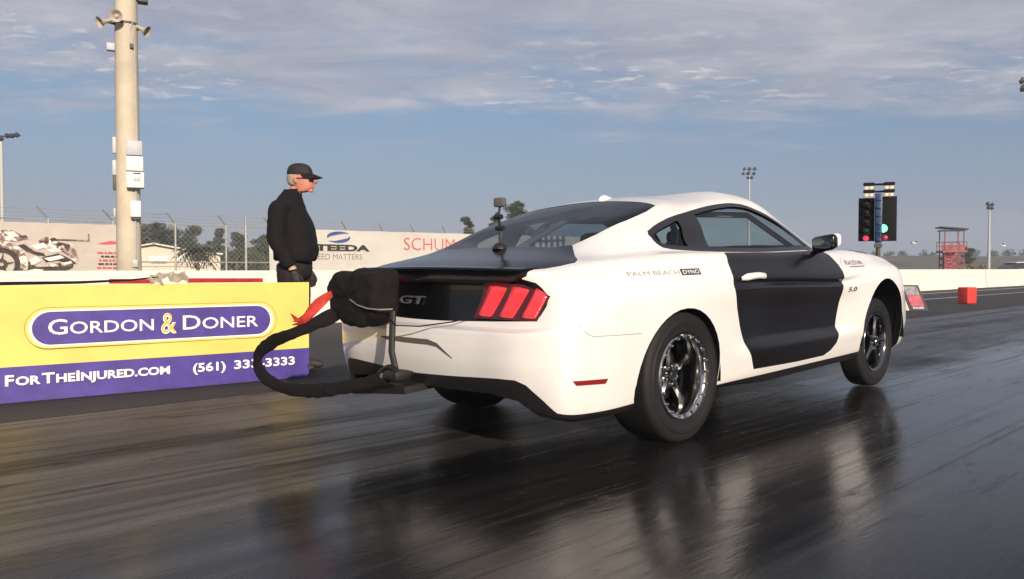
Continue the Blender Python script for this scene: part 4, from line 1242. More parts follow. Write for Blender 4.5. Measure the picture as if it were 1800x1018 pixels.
def ftxt(segs, t, z, w, h, m, parent, bold=0.0, gap=0.0, shear=0.0):
    return fit_text('banner_lettering', segs, w, h, lambda u, v, q: fpt(t + u + v * shear, z + v, .09) - parent.location, m, parent, bold=bold, gap=gap)
BRB = mat('brown_black_ink', (.030, .026, .018), .6); BLUE = mat('blue_ink', (.045, .085, .26), .5); THINK = mat('thin_grey_ink', (.25, .22, .17), .6); REDI = mat('red_ink', (.60, .10, .09), .6)
ftxt([('STEEDA', 1.0)], 1.30, 1.525, 2.50, .215, BRB, st, bold=.05, shear=0)
ftxt([('SPEED MATTERS', 1.0)], 1.42, 1.225, 2.05, .19, THINK, st, bold=-.004)
ftxt([('SCHUM', 1.0)], 5.30, 1.60, 2.45, .46, REDI, st, bold=-.012)
for sg in (1, -1):
    bm = bmesh.new(); pv = None
    for k in range(25):
        f = k / 24; a = R(38 + 158 * f)
        w_ = math.sin(math.pi * f ** 1.25) ** .8 * .62 + .05
        ox, oz = .48 * math.cos(a), .185 * math.sin(a); ix, iz = ox * (1 - w_ * .55), oz * (1 - w_ * .95)
        p = (bm.verts.new(sl(2.52 + sg * (ox + .02), 1.99 + sg * (oz + .012))), bm.verts.new(sl(2.52 + sg * (ix + .02), 1.99 + sg * (iz + .012))))
        if pv: bm.faces.new((pv[0], pv[1], p[1], p[0]))
        pv = p
    obj_from_bm('swoosh_logo', bm, BLUE, st, shade=False)
# second banner: sepia motorcycle artwork
mb = banner('sponsor_banner', -11.0, -4.55, .12, 2.08, mat('cream_banner_cloth', (.84, .75, .66), .7, var=.06, vscale=1.0), 'cream banner with a sepia motorcycle picture left of the concrete pole', 2.13)
SEP1 = mat('dark_sepia_ink', (.055, .036, .028), .7, var=.5, vscale=7); SEP2 = mat('mid_sepia_ink', (.30, .21, .165), .7, var=.75, vscale=6, vcol=(.07, .045, .036)); 
def halftone(name, sc, tones):
    m = bpy.data.materials.new(name); m.use_nodes = True; t = m.node_tree; p = t.nodes['Principled BSDF']; p.inputs['Roughness'].default_value = .7
    co = t.nodes.new('ShaderNodeTexCoord'); nz = N(t, 'ShaderNodeTexNoise', inp={'Scale': sc, 'Detail': 3.0, 'Roughness': .55, 'Distortion': 1.2}); L(t, co.outputs['Object'], nz.inputs['Vector'])
    L(t, ramp(t, nz.outputs[0], tones), p.inputs['Base Color']); return m
SEP2 = halftone('sepia_picture_ink', 4.5, [(.38, (.05, .033, .026)), (.47, (.22, .15, .12)), (.55, (.45, .35, .29)), (.60, (.80, .70, .61))])
SEPW = mat('pale_bike_ink', (.80, .70, .62), .7)
def ml(t, z, off=.095): return fpt(t, z, off) - mb.location
def mpoly(pts, m, off=.095, name='bike_picture'):
    bm = bmesh.new(); f = bm.faces.new([bm.verts.new(ml(t, z, off)) for t, z in pts]); bmesh.ops.triangulate(bm, faces=[f])
    return obj_from_bm(name, bm, m, mb, shade=False)
def mring(t, z, r0, r1, m, off=.095, a0=0, a1=360):
    bm = bmesh.new(); n = 36; pv = None
    for k in range(n + 1):
        a = R(a0 + (a1 - a0) * k / n); p = (bm.verts.new(ml(t + r0 * math.cos(a), z + r0 * math.sin(a), off)), bm.verts.new(ml(t + r1 * math.cos(a), z + r1 * math.sin(a), off)))
        if pv: bm.faces.new((pv[0], pv[1], p[1], p[0]))
        pv = p
    return obj_from_bm('bike_picture', bm, m, mb, shade=False)
mring(-7.52, 1.02, .42, .60, SEP2, .094); mring(-7.52, 1.02, .30, .43, SEP1, .096); mring(-7.52, 1.02, .05, .14, SEP1)
for k in range(5):
    a = R(72 * k + 10); mpoly([(-7.52 + .12 * math.cos(a) - .03 * math.sin(a), 1.02 + .12 * math.sin(a) + .03 * math.cos(a)), (-7.52 + .12 * math.cos(a) + .03 * math.sin(a), 1.02 + .12 * math.sin(a) - .03 * math.cos(a)), (-7.52 + .33 * math.cos(a), 1.02 + .33 * math.sin(a))], SEP1)
mpoly([(-6.95, .85), (-6.6, .82), (-6.05, .84), (-5.85, .93), (-5.82, 1.05), (-6.0, .98), (-6.3, .92), (-6.7, .95), (-6.9, 1.02)], SEP1)
mpoly([(-7.7, 1.66), (-7.2, 1.62), (-6.9, 1.70), (-6.95, 1.78), (-7.15, 1.80), (-7.3, 1.92), (-7.5, 1.90), (-7.75, 1.78)], SEP2)
mpoly([(-7.15, 1.52), (-7.0, 1.55), (-6.75, 1.36), (-6.55, 1.32), (-6.5, 1.24), (-6.7, 1.26), (-6.95, 1.36)], SEP1)
mpoly([(-6.72, 1.62), (-6.5, 1.76), (-6.28, 1.72), (-6.15, 1.58), (-6.2, 1.45), (-6.4, 1.40), (-6.6, 1.50)], SEP2)
mpoly([(-6.2, 1.62), (-5.95, 1.58), (-5.78, 1.42), (-5.70, 1.2), (-5.80, 1.1), (-6.0, 1.30), (-6.25, 1.45)], SEP2)
mpoly([(-6.6, 1.2), (-6.2, 1.32), (-5.95, 1.2), (-5.75, 1.05), (-5.9, 1.02), (-6.2, 1.12), (-6.5, 1.08)], SEP1)
mpoly([(-6.45, 1.02), (-6.05, 1.08), (-5.85, 1.0), (-6.1, .95), (-6.4, .95)], SEP2)
mpoly([(-6.95, 1.05), (-6.8, 1.18), (-6.75, 1.02), (-6.85, .92)], SEP2)
mpoly([(-6.85, 1.50), (-6.55, 1.60), (-6.45, 1.50), (-6.7, 1.40)], SEPW, .098); mpoly([(-6.55, 1.18), (-6.15, 1.27), (-6.05, 1.20), (-6.4, 1.10)], SEPW, .099)
mpoly([(-6.9, 1.12), (-6.72, 1.24), (-6.62, 1.10), (-6.8, 1.0)], SEPW, .098); mpoly([(-6.5, 1.40), (-6.25, 1.47), (-6.1, 1.38), (-6.35, 1.33)], SEPW, .099); mpoly([(-6.1, 1.06), (-5.9, 1.11), (-5.85, 1.06), (-6.0, 1.02)], SEPW, .099)
mpoly([(-7.0, .84), (-6.75, .9), (-6.55, .88), (-6.6, .84)], SEPW, .098); mpoly([(-7.45, 1.84), (-7.25, 1.88), (-7.1, 1.76), (-7.3, 1.72)], SEPW, .098); mpoly([(-6.42, 1.70), (-6.28, 1.74), (-6.2, 1.66), (-6.35, 1.63)], SEP1, .099)
mpoly([(-6.3, 1.665), (-5.40, 1.66), (-5.40, 1.70), (-6.3, 1.70)], SEP2); mpoly([(-5.46, 1.70), (-5.42, 1.70), (-5.42, 1.86), (-5.46, 1.86)], SEP2)
mpoly([(-5.22, 1.60), (-4.86, 1.69), (-4.58, 1.63), (-4.86, 1.60)], REDI)
rnd = random.Random(8)
for k in range(5):
    z = 1.33 - .105 * k; t = -5.25 + rnd.uniform(0, .12)
    while t < -4.62:
        w_ = rnd.uniform(.05, .16); mpoly([(t, z), (min(t + w_, -4.58), z), (min(t + w_, -4.58), z + .045), (t, z + .045)], SEP1 if k % 2 else REDI, name='fine_print'); t += w_ + .03

# ------------------------------------------------------------------ concrete lighting pole with loudspeakers
CP = mat('cast_concrete', (.50, .43, .32), .8, var=.16, vscale=1.5, bump=.2, bscale=18)
pb = at(227, 472.5, 14.0); pb.z = -.03
pol = empty('concrete_pole', pb, R(25.5)); tag(pol, 'tall round concrete pole with horn loudspeakers and electrical boxes', 'utility pole')
bm = bmesh.new()
b_lathe(bm, [(.205, 0), (.20, .9), (.180, 5.6), (.165, 10.0), (.001, 10.0)], 32, 'Z'); obj_from_bm('shaft', bm, CP, pol, angle=50)
def pz(py): return CAM_H + (472.5 - py) / 1410 * 14.0 + .03
def pxo(px): return (px - 227) / 1410 * 14.0
GREY = mat('grey_box_paint', (.40, .41, .42), .5, var=.08); LGREY = mat('pale_box_paint', (.66, .65, .62), .5, var=.06); DK = mat('dark_hardware', (.06, .055, .05), .6); HORN = mat('horn_paint', (.44, .37, .30), .5)
def bandring(z, r):
    bm = bmesh.new(); b_lathe(bm, [(r - .005, -.02), (r + .008, -.018), (r + .008, .018), (r - .005, .02)], 28, 'Z', (0, 0, z)); obj_from_bm('steel_band', bm, DK, pol)
bandring(pz(3), .184); bandring(pz(47), .186)
def horn(px, py, d, tilt):
    """horn loudspeaker pointing along d (in plan, degrees from +Y clockwise) tilted down"""
    bm = bmesh.new()
    b_lathe(bm, [(.001, -.20), (.035, -.20), (.04, -.10), (.030, -.09), (.045, 0), (.075, .07), (.115, .115), (.120, .118), (.112, .112), (.07, .06), (.03, .0), (.001, -.02)], 24, 'Y')
    b_lathe(bm, [(.001, .085), (.03, .075), (.045, .02), (.03, -.01)], 16, 'Y')
    o = obj_from_bm('horn_speaker', bm, HORN, pol, angle=40)
    o.scale = (.85, .85, .85); o.rotation_euler = (R(-tilt), 0, R(-d)); o.location = (pxo(px), -.12 if abs(px - 227) > 20 else -.27, pz(py))
    bm = bmesh.new(); b_tube(bm, [Vector(o.location), Vector((0, 0, pz(py) - .02))], .02, 6); obj_from_bm('speaker_bracket', bm, DK, pol)
horn(194, 49, -115, 25); horn(213, 42, 187, 12); horn(252, 55, 115, 28)
def pbox(name, px0, px1, py0, py1, dep, y, m):
    bm = bmesh.new(); b_box(bm, ((pxo(px0) + pxo(px1)) / 2, y, (pz(py0) + pz(py1)) / 2), (pxo(px1) - pxo(px0), dep, pz(py0) - pz(py1)), bevel=.008); return obj_from_bm(name, bm, m, pol)
pbox('floodlight', 196, 209, 83, 96, .12, -.03, GREY)
pbox('floodlight', 246, 262, 0, 8, .2, -.05, DK); pbox('small_hook', 232, 238, 84, 92, .06, -.19, DK)
pbox('electrical_box', 224.5, 250, 252, 277, .22, -.22, GREY); pbox('electrical_box', 224.5, 251, 279, 304, .24, -.23, LGREY); pbox('electrical_box', 224.5, 252, 306, 333, .25, -.235, LGREY)
pbox('box_slot', 235, 247, 307.5, 310, .02, -.36, DK); pbox('box_plate', 236, 246, 314, 322, .012, -.362, GREY)
pbox('meter_box', 230, 246.5, 355, 383, .16, -.21, LGREY); pbox('meter_base', 231, 245, 384, 387.5, .12, -.20, DK)
pbox('socket_box', 232, 241, 457, 470, .05, -.20, GREY)
pbox('side_bracket', 203, 209, 244, 272, .08, -.02, GREY); pbox('side_bracket', 202.5, 209, 284, 310, .10, -.02, GREY); pbox('side_bracket', 203, 209, 309, 336, .06, -.02, DK); pbox('side_bracket', 203.5, 207, 367, 383, .06, -.02, GREY)
bm = bmesh.new(); b_tube(bm, [(.10, -.175, pz(47)), (.06, -.19, pz(60)), (.10, -.165, pz(78)), (.13, -.14, pz(100)), (.145, -.13, pz(250))], .008, 6)
b_tube(bm, [(pxo(239), -.19, pz(334)), (pxo(239), -.19, pz(355))], .02, 6); b_tube(bm, [(pxo(238), -.195, pz(388)), (pxo(237), -.205, pz(457))], .014, 6)
obj_from_bm('conduit', bm, GREY, pol)

# ------------------------------------------------------------------ floodlight masts
MAST = mat('pale_mast_steel', (.42, .41, .40), .5, metal=.2); HEAD = mat('dark_lamp_head', (.035, .035, .04), .5); LENS = mat('lamp_glass', (.75, .77, .80), .12)
def mast(px, pytop, Y, rad, heads, label, lean=0.0, hs=1.0):
    """heads: list of (dx, dz, width) in metres relative to the mast top"""
    top = at(px, pytop, Y); e = empty('floodlight_mast', (top.x, top.y, -.03)); tag(e, label, 'light mast')
    H_ = top.z + .03
    bm = bmesh.new(); b_tube(bm, [(0, 0, 0), (0, 0, H_ * .5), (0, 0, H_)], [rad * 1.4, rad * 1.1, rad * .75], 10); obj_from_bm('mast', bm, MAST, e)
    zs = sorted({h[1] for h in heads})
    bm = bmesh.new()
    for z in zs:
        xs = [h[0] for h in heads if h[1] == z]; b_box(bm, ((min(xs) + max(xs)) / 2, 0, H_ + z), (max(xs) - min(xs) + .3, .10, .08))
    b_tube(bm, [(0, 0, H_ - .1), (0, 0, H_ + max(0, max(zs)))], rad * .7, 8)
    obj_from_bm('crossarm', bm, HEAD, e, shade=False)
    for dx, dz, w_ in heads:
        bm = bmesh.new()
        b_lathe(bm, [(.001, .28), (.10, .27), (.14, .15), (.26, .02), (.30, -.10), (.28, -.10)], 14, 'Y')
        for v in bm.verts: v.co *= w_ * hs
        o = obj_from_bm('lamp_head', bm, HEAD, e); o.location = (dx, -.16, H_ + dz); o.rotation_euler = (R(-20), 0, R(180 + rnd.uniform(-40, 40)))
        bm = bmesh.new(); b_lathe(bm, [(.001, -.09), (.27, -.09)], 14, 'Y')
        for v in bm.verts: v.co *= w_ * hs
        g_ = obj_from_bm('lamp_lens', bm, LENS, o)
mast(2, 247, 55, .13, [(.05, .1, .6), (.5, .28, .6), (.85, .28, .6), (1.15, .34, .6), (-.4, .28, .6), (-.8, .28, .6)], 'floodlight mast at the left edge with a row of dark lamps')
mast(1317, 308, 120, .16, [(-.75, .9, .9), (0, .9, .9), (.75, .9, .9), (-.9, .2, .9), (-.2, .2, .9), (.7, .2, .9), (-.2, -.4, .9), (.3, -.4, .9)], 'floodlight mast rising beyond the roof of the race car')
mast(1739.5, 364, 95, .14, [(-.3, .35, .8), (.25, .3, .8), (-.2, -.1, .8), (.2, -.15, .8)], 'slim pale floodlight mast right of the red tower')
mast(1808, 371, 95, .14, [(-.35, .1, .9), (.3, .1, .9), (0, .5, .8)], 'floodlight mast cut by the right edge, low lamps')
mast(1815, 156, 60, .16, [(-.85, .55, .9), (-.75, .0, 1.0), (.3, .5, .9), (.4, .0, .9)], 'tall near floodlight mast in the top right corner')

# ------------------------------------------------------------------ starting light tree
ct = empty('starting_lights', (0, 0, 0)); c0 = at(1543, 472.5, 12.7); ct.location = (c0.x, c0.y, -.012); ct.rotation_euler = (0, 0, R(-20))
tag(ct, 'black drag race starting light tree with one green lamp lit, beyond the bonnet', 'starting lights')
def cz(py): return CAM_H + (472.5 - py) / 1410 * 12.7 + .012
def cx(px): return (px - 1545) / 1410 * 12.7
TB = mat('tree_black', (.010, .009, .010), .8, spec=.15); TBL = mat('tree_blue', (.012, .04, .105), .45, var=.3, vscale=9)
bm = bmesh.new(); b_tube(bm, [(0, 0, 0), (0, 0, cz(428))], .035, 12); b_lathe(bm, [(.2, 0), (.2, .03), (.04, .05)], 20, 'Z'); b_box(bm, (0, 0, cz(432)), (.11, .1, .06)); obj_from_bm('stand', bm, DK, ct)
bm = bmesh.new(); b_box(bm, (0, -.01, cz(384)), (.10, .11, cz(341) - cz(427)), bevel=.008)
for k in range(6): b_box(bm, (.0, -.075, cz(352 + 14 * k)), (.07, .03, .035), bevel=.006)
obj_from_bm('column', bm, TBL, ct)
bm = bmesh.new(); b_box(bm, (cx(1562), .03, cz(385)), (cx(1575) - cx(1550), .03, cz(346) - cz(424)), bevel=.004); obj_from_bm('back_board', bm, TB, ct)
bm = bmesh.new(); b_box(bm, (cx(1526), .03, cz(386)), (cx(1540) - cx(1514), .03, cz(349) - cz(425)), bevel=.004); obj_from_bm('back_board', bm, TB, ct)
def elamp(c, e, s): return mat('lamp_' + c[0], c[1], .25, emis=e, es=s)
GRN = elamp(('green', (.05, .5, .2)), (.18, 1.0, .42), 1.8); GOFF = mat('unlit_green_lens', (.02, .14, .06), .2); ROFF = mat('dim_red_lens', (.30, .03, .06), .2, emis=(1, .08, .18), es=.22); RON = elamp(('red', (.5, .05, .08)), (1.0, .06, .13), .95); AOFF = mat('unlit_amber_lens', (.06, .035, .015), .25); AON = elamp(('amber', (.6, .3, .1)), (1.0, .55, .22), 1.0)
def treelamp(px, py, r, m, hood=True):
    x, z = cx(px), cz(py)
    e = empty('lamp'); e.parent = ct; e.location = (x, -.02, z)
    bm = bmesh.new(); b_lathe(bm, [(r + .008, .03), (r + .010, -.05), (r + .004, -.05), (r + .002, .0)], 20, 'Y')
    if hood:
        pv = None
        for k in range(9):
            a = R(10 + 160 * k / 8); p = [bm.verts.new(((r + .01) * math.cos(a), y, (r + .01) * math.sin(a))) for y in (-.05, -.12)]
            if pv: bm.faces.new((pv[0], pv[1], p[1], p[0]))
            pv = p
    obj_from_bm('lamp_housing', bm, TB, e)
    bm = bmesh.new(); b_lathe(bm, [(r + .001, -.01), (r * .8, -.03), (r * .45, -.042), (.001, -.046)], 20, 'Y'); obj_from_bm('lens', bm, m, e)
for i, py in enumerate((356, 371, 387, 403, 419)):
    treelamp(1525, py, .050 if py < 410 else .042, (AOFF, AOFF, AOFF, GOFF, RON)[i])
treelamp(1552.5, 402, .064, GRN, False); treelamp(1556, 418, .045, ROFF, False)
for py in (325, 337.5):
    bm = bmesh.new()
    b_box(bm, (0, -.02, cz(py)), (.40, .05, .03), bevel=.008)
    for s in (-1, 1): b_box(bm, (s * .145, -.04, cz(py - .5)), (.16, .12, .045), bevel=.012)
    obj_from_bm('stage_bar', bm, TB, ct)
    for s in (-1, 1):
        for q_ in (-.035, .035):
            bm = bmesh.new(); b_lathe(bm, [(.001, -.04), (.02, -.034), (.028, -.01), (.026, 0)], 12, 'Z', (s * .145 + q_, -.07, cz(py + 4.2))); obj_from_bm('stage_bulb', bm, AON, ct)

# ------------------------------------------------------------------ foam block and leaning board beside the far lane
fb = Vector((11.95, 21.05, -.012))
bm = bmesh.new(); b_box(bm, (0, 0, .215), (.34, .30, .43), .4, bevel=.03, seg=3, taper=(1.04, 1.04)); o = obj_from_bm('foam_block', bm, mat('red_foam', (.68, .035, .022), .7, var=.12, vscale=8, bump=.2, bscale=30)); o.location = fb
tag(o, 'bright red foam block standing on the asphalt right of the car nose', 'marker block')
sb = empty('reflector_board', (8.72, 17.5, -.012), R(-18)); tag(sb, 'small leaning board with a red and grey panel beside the front bumper', 'board')
tilt = Matrix.Rotation(R(-14), 3, 'X')
shear = lambda p: Vector((p[0] - (p[2]) * .38, p[1], p[2]))
def sboard(name, x0, x1, z0, z1, y0, y1, m):
    bm = bmesh.new(); vs = b_box(bm, ((x0 + x1) / 2, (y0 + y1) / 2, (z0 + z1) / 2), (x1 - x0, y1 - y0, z1 - z0), bevel=.006)
    for v in bm.verts: v.co = shear(v.co)
    return obj_from_bm(name, bm, m, sb, shade=False)
sboard('board_frame', -.02, .34, .0, .56, 0, .05, mat('dark_grey_frame', (.07, .06, .065), .5))
sboard('board_panel', .03, .29, .34, .53, -.012, 0, mat('grey_panel', (.33, .31, .34), .5, var=.5, vscale=9)); sboard('board_panel', .03, .29, .10, .335, -.012, 0, mat('pink_panel', (.62, .13, .17), .5, var=.35, vscale=9)); sboard('board_panel', .05, .27, .04, .09, -.011, 0, mat('pale_panel', (.6, .55, .58), .5, var=.6, vscale=18))
sboard('side_panel', -.20, -.03, -.0, .58, .01, .04, mat('cream_panel', (.70, .66, .52), .6, var=.15, vscale=7)); sboard('panel_mark', -.14, -.08, .13, .165, -.0, .01, DK)

# ------------------------------------------------------------------ red observation tower, parked car, gulls
tw0 = at(1672, 472.5, 70); tw = empty('observation_tower', (tw0.x, tw0.y, -.03), R(-12)); tag(tw, 'red lattice observation tower with a dark canopy beyond the white wall', 'tower')
RT = mat('red_tower_paint', (.30, .06, .058), .6, var=.3, vscale=3); 
bm = bmesh.new()
for x in (-.75, .75):
    for y in (-.75, .75):
        bm = bmesh.new(); b_tube(bm, [(x, y, 0), (x, y, 4.35)], .05, 6); obj_from_bm('leg', bm, RT, tw)
bm = bmesh.new(); b_box(bm, (-.2, .1, 1.25), (.75, .8, 2.4))
for k in range(4):
    for y in (-.75, .75):
        b_tube(bm, [(-.75, y, .1 + .58 * k), (.75, y, .66 + .58 * k)], .035, 5); b_tube(bm, [(.75, y, .1 + .58 * k), (-.75, y, .66 + .58 * k)], .035, 5); b_tube(bm, [(-.75, y, .66 + .58 * k), (.75, y, .66 + .58 * k)], .035, 5)
obj_from_bm('stair_casing', bm, RT, tw, shade=False)
bm = bmesh.new(); b_box(bm, (0, 0, 2.42), (1.9, 1.9, .16)); b_box(bm, (.15, -.86, 2.75), (1.3, .05, .5)); b_box(bm, (.15, .86, 2.75), (1.3, .05, .5)); obj_from_bm('platform', bm, RT, tw, shade=False)
bm = bmesh.new()
for y in (-.9, .9):
    b_tube(bm, [(-.95, y, 3.25), (.95, y, 3.25)], .04, 6); b_tube(bm, [(-.95, y, 2.9), (.95, y, 2.9)], .03, 6)
for x in (-.95, -.3, .35, .95):
    for y in (-.9, .9): b_tube(bm, [(x, y, 2.4), (x, y, 3.25)], .03, 6)
obj_from_bm('railing', bm, mat('dull_red_rail', (.22, .10, .10), .6), tw)
bm = bmesh.new(); b_box(bm, (0, 0, 4.45), (2.1, 2.1, .10), Matrix.Rotation(R(5), 3, 'Y')); b_box(bm, (0, -.1, 4.25), (1.9, 1.8, .07)); obj_from_bm('canopy', bm, mat('dark_canopy', (.06, .06, .065), .7), tw, shade=False)

pc0 = at(1799, 472.5, 60); pc = empty('parked_car', (pc0.x, pc0.y, -.03), R(10)); tag(pc, 'pale car parked on the grass beyond the wall, at the right edge', 'car')
def loft_car(name, secs, m):
    bm = bmesh.new(); pv = None
    for x, hw, z0, z1, r in secs:
        ring = [bm.verts.new((x, y, z)) for y, z in ((-hw, z0), (-hw, z1 - r), (-hw + r * 1.2, z1), (hw - r * 1.2, z1), (hw, z1 - r), (hw, z0))]
        if pv:
            for i in range(6): bm.faces.new((pv[i], pv[(i + 1) % 6], ring[(i + 1) % 6], ring[i]))
        else: bm.faces.new(ring[::-1])
        pv = ring
    bm.faces.new(pv); bmesh.ops.recalc_face_normals(bm, faces=bm.faces)
    return obj_from_bm(name, bm, m, pc)
loft_car('body', [(-2.1, .75, .35, .70, .1), (-1.9, .86, .28, .86, .1), (-.9, .9, .25, .92, .1), (.8, .9, .25, .92, .1), (1.9, .84, .28, .80, .1), (2.15, .7, .35, .65, .1)], mat('pale_car_paint', (.68, .66, .58), .3, coat=.5))
loft_car('cabin', [(-1.75, .68, .9, .93, .03), (-1.1, .66, .88, 1.36, .1), (.3, .66, .88, 1.40, .1), (1.15, .70, .88, .94, .03)], mat('car_glass', (.03, .035, .04), .1))
loft_car('roof', [(-1.15, .60, 1.36, 1.40, .03), (-.4, .62, 1.39, 1.45, .05), (.35, .60, 1.38, 1.43, .03)], mat('pale_roof_paint', (.70, .68, .60), .3, coat=.5))
for x in (-1.35, 1.35):
    for s in (-1, 1):
        bm = bmesh.new(); b_lathe(bm, [(.18, .1), (.30, .1), (.33, .06), (.33, -.06), (.30, -.1), (.18, -.1)], 24, 'Y', closed=True); b_lathe(bm, [(.001, s * .07), (.19, s * .085)], 20, 'Y'); o = obj_from_bm('wheel', bm, M['rubber'], pc); o.location = (x, s * .82, .33)
def gull(px, py, Y, sc, rz, label):
    e0 = at(px, py, Y); bm = bmesh.new()
    b_tube(bm, [(0, -.22, 0), (0, -.16, .01), (0, 0, .02), (0, .16, .02), (0, .24, .03), (0, .30, .02)], [.01, .05, .075, .06, .045, .008], 10)
    for s in (-1, 1):
        prev = None
        for x, y, z, c in ((.03, .02, .03, .09), (.22, .06, .14, .085), (.42, .0, .13, .06), (.62, -.10, .08, .015)):
            r = [bm.verts.new((s * x, y + c, z)), bm.verts.new((s * x, y, z + .012)), bm.verts.new((s * x, y - c, z)), bm.verts.new((s * x, y, z - .006))]
            if prev:
                for i in range(4): bm.faces.new((prev[i], prev[(i + 1) % 4], r[(i + 1) % 4], r[i]))
            prev = r
        bm.faces.new(prev)
    bmesh.ops.recalc_face_normals(bm, faces=bm.faces)
    o = obj_from_bm('seagull', bm, mat('gull_feathers', (.85, .84, .80), .7)); o.location = e0; o.rotation_euler = (.2, .1, rz); o.scale = (sc, sc, sc); tag(o, label, 'bird')
gull(1608, 428, 55, .75, 1.9, 'white gull in flight left of the red tower'); gull(1763, 432, 55, .8, 1.2, 'white gull in flight right of the slim floodlight mast')

# ------------------------------------------------------------------ pale building
bd0 = at(271, 472.5, 60); bd = empty('gabled_building', (bd0.x, bd0.y, -.03), R(20)); tag(bd, 'pale low gabled building between the concrete pole and the palm', 'building')
PB = mat('pale_stucco', (.66, .56, .44), .8, var=.08, vscale=.8); PR = mat('pale_metal_roof', (.66, .60, .50), .55); PW = mat('white_shutter', (.78, .74, .66), .5)
bm = bmesh.new()
gb = [(-2.5, 0), (2.55, 0), (2.55, 2.25), (0, 2.72), (-2.5, 2.25)]
b_prism(bm, gb, 0, 9, Matrix(((1, 0, 0, 0), (0, 0, 1, 0), (0, 1, 0, 0), (0, 0, 0, 1)))); bmesh.ops.recalc_face_normals(bm, faces=bm.faces)
b_box(bm, (3.6, 4.3, 1.05), (2.1, 8, 2.1)); obj_from_bm('wall', bm, PB, bd, shade=False)
bm = bmesh.new()
for s in (-1, 1):
    a = math.atan2(.47, 2.5); b_box(bm, (s * 1.33, 4.4, 2.56), (2.95, 9.7, .10), Matrix.Rotation(s * a, 3, 'Y'))
b_box(bm, (3.6, 4.3, 2.16), (2.5, 8.6, .12), Matrix.Rotation(R(4), 3, 'Y')); obj_from_bm('roof', bm, PR, bd, shade=False)
for x, z, w_, h_ in ((.3, 1.60, 1.3, .5), (1.85, 1.58, .9, .55), (3.5, 1.45, 1.2, .45)):
    bm = bmesh.new(); b_box(bm, (x, -.06 if x < 3 else .26, z), (w_, .12, h_), bevel=.01)
    for k in range(4): b_box(bm, (x, -.125 if x < 3 else .195, z - h_ / 2 + h_ * (k + .5) / 4), (w_ * .96, .02, .02))
    obj_from_bm('shutter', bm, PW, bd, shade=False)
bm = bmesh.new(); b_box(bm, (.5, -.03, 1.12), (6.0, .06, .08)); obj_from_bm('trim_band', bm, mat('tan_trim', (.42, .35, .28), .7), bd, shade=False)

# ------------------------------------------------------------------ trees
BARK = mat('grey_bark', (.12, .10, .075), .9, var=.3, vscale=5)
def leaf_mat(name, lo, hi):
    m = mat(name, hi, .75, spec=.2, var=.5, vscale=1.3, vcol=lo); return m
LEAF = [leaf_mat('pine_needles', (.030, .040, .018), (.085, .090, .045)), leaf_mat('scrub_leaves', (.040, .050, .022), (.105, .105, .05)), leaf_mat('dry_leaves', (.20, .16, .09), (.34, .28, .17))]
def crown_bm(clumps, n, size, rnd, flat=.8):
    bm = bmesh.new()
    for (cx_, cy_, cz_, r) in clumps:
        for _ in range(int(n * r * r) + 12):
            d = Vector((rnd.gauss(0, 1), rnd.gauss(0, 1), rnd.gauss(0, 1))).normalized() * r * (rnd.random() ** .45)
            p = Vector((cx_ + d.x, cy_ + d.y, cz_ + d.z * flat))
            a = Vector((rnd.uniform(-1, 1), rnd.uniform(-1, 1), rnd.uniform(-.4, .7))).normalized() * size * rnd.uniform(.6, 1.4); b = a.cross(Vector((rnd.uniform(-1, 1), rnd.uniform(-1, 1), rnd.uniform(-1, 1)))).normalized() * size * rnd.uniform(.25, .6)
            bm.faces.new([bm.verts.new(q) for q in (p - a, p - b, p + a, p + b)])
    return bm
def tree(px, pytop, Y, width, kind, label, group=None, base=-.03, dens=1.0):
    rnd_ = random.Random(int(px * 13 + pytop)); top = at(px, pytop, Y)
    name = ('pine_tree', 'scrub_tree', 'dry_bush')[kind]
    e = empty(name, (top.x, top.y, base)); tag(e, label, ('tree', 'tree', 'bush')[kind], group)
    H_ = top.z - base; clumps = []; W_ = width / 2
    bm = bmesh.new()
    if kind == 0:
        b_tube(bm, [(0, 0, 0), (.05 * W_, 0, H_ * .45), (-.05 * W_, .05, H_ * .75), (0, 0, H_ * .95)], [.035 * H_, .026 * H_, .016 * H_, .006 * H_], 8)
        z = H_ * .42
        for k in range(11):
            f = k / 10; z = H_ * (.40 + .53 * f); a = rnd_.uniform(0, 6.28); l = W_ * (1.0 - .55 * f) * rnd_.uniform(.45, 1.0)
            tip = Vector((l * math.cos(a), l * math.sin(a), z + .06 * H_)); b_tube(bm, [(0, 0, z - .03 * H_), tip * .6 + Vector((0, 0, z * .4 - .01 * H_)), tip], [.012 * H_, .008 * H_, .003 * H_], 5)
            clumps.append((tip.x, tip.y, tip.z, W_ * rnd_.uniform(.32, .55))); clumps.append((tip.x * .5, tip.y * .5, tip.z + .02 * H_, W_ * rnd_.uniform(.2, .34)))
        clumps.append((0, 0, H_ * .95 - W_ * .1, W_ * .42))
        clumps.append((0, 0, H_ * .78, W_ * .5))
        flat = .55
    else:
        for k in range(5):
            a = rnd_.uniform(0, 6.28); l = W_ * rnd_.uniform(.2, .6); b_tube(bm, [(0, 0, 0), (l * .4 * math.cos(a), l * .4 * math.sin(a), H_ * .35), (l * math.cos(a), l * math.sin(a), H_ * .75)], [.03 * H_, .02 * H_, .006 * H_], 6)
        for k in range(13):
            a = rnd_.uniform(0, 6.28); l = W_ * math.sqrt(rnd_.random()) * .75; clumps.append((l * math.cos(a), l * math.sin(a), H_ * rnd_.uniform(.28, .86) * (1 - .25 * l / W_), W_ * rnd_.uniform(.22, .42)))
        flat = .8
    obj_from_bm('trunk', bm, BARK, e)
    obj_from_bm('crown', crown_bm(clumps, 900 * dens / max(.3, W_ * W_) * 2.0, .035 * W_ + .045, rnd_, flat), LEAF[kind], e, shade=False)
    return e
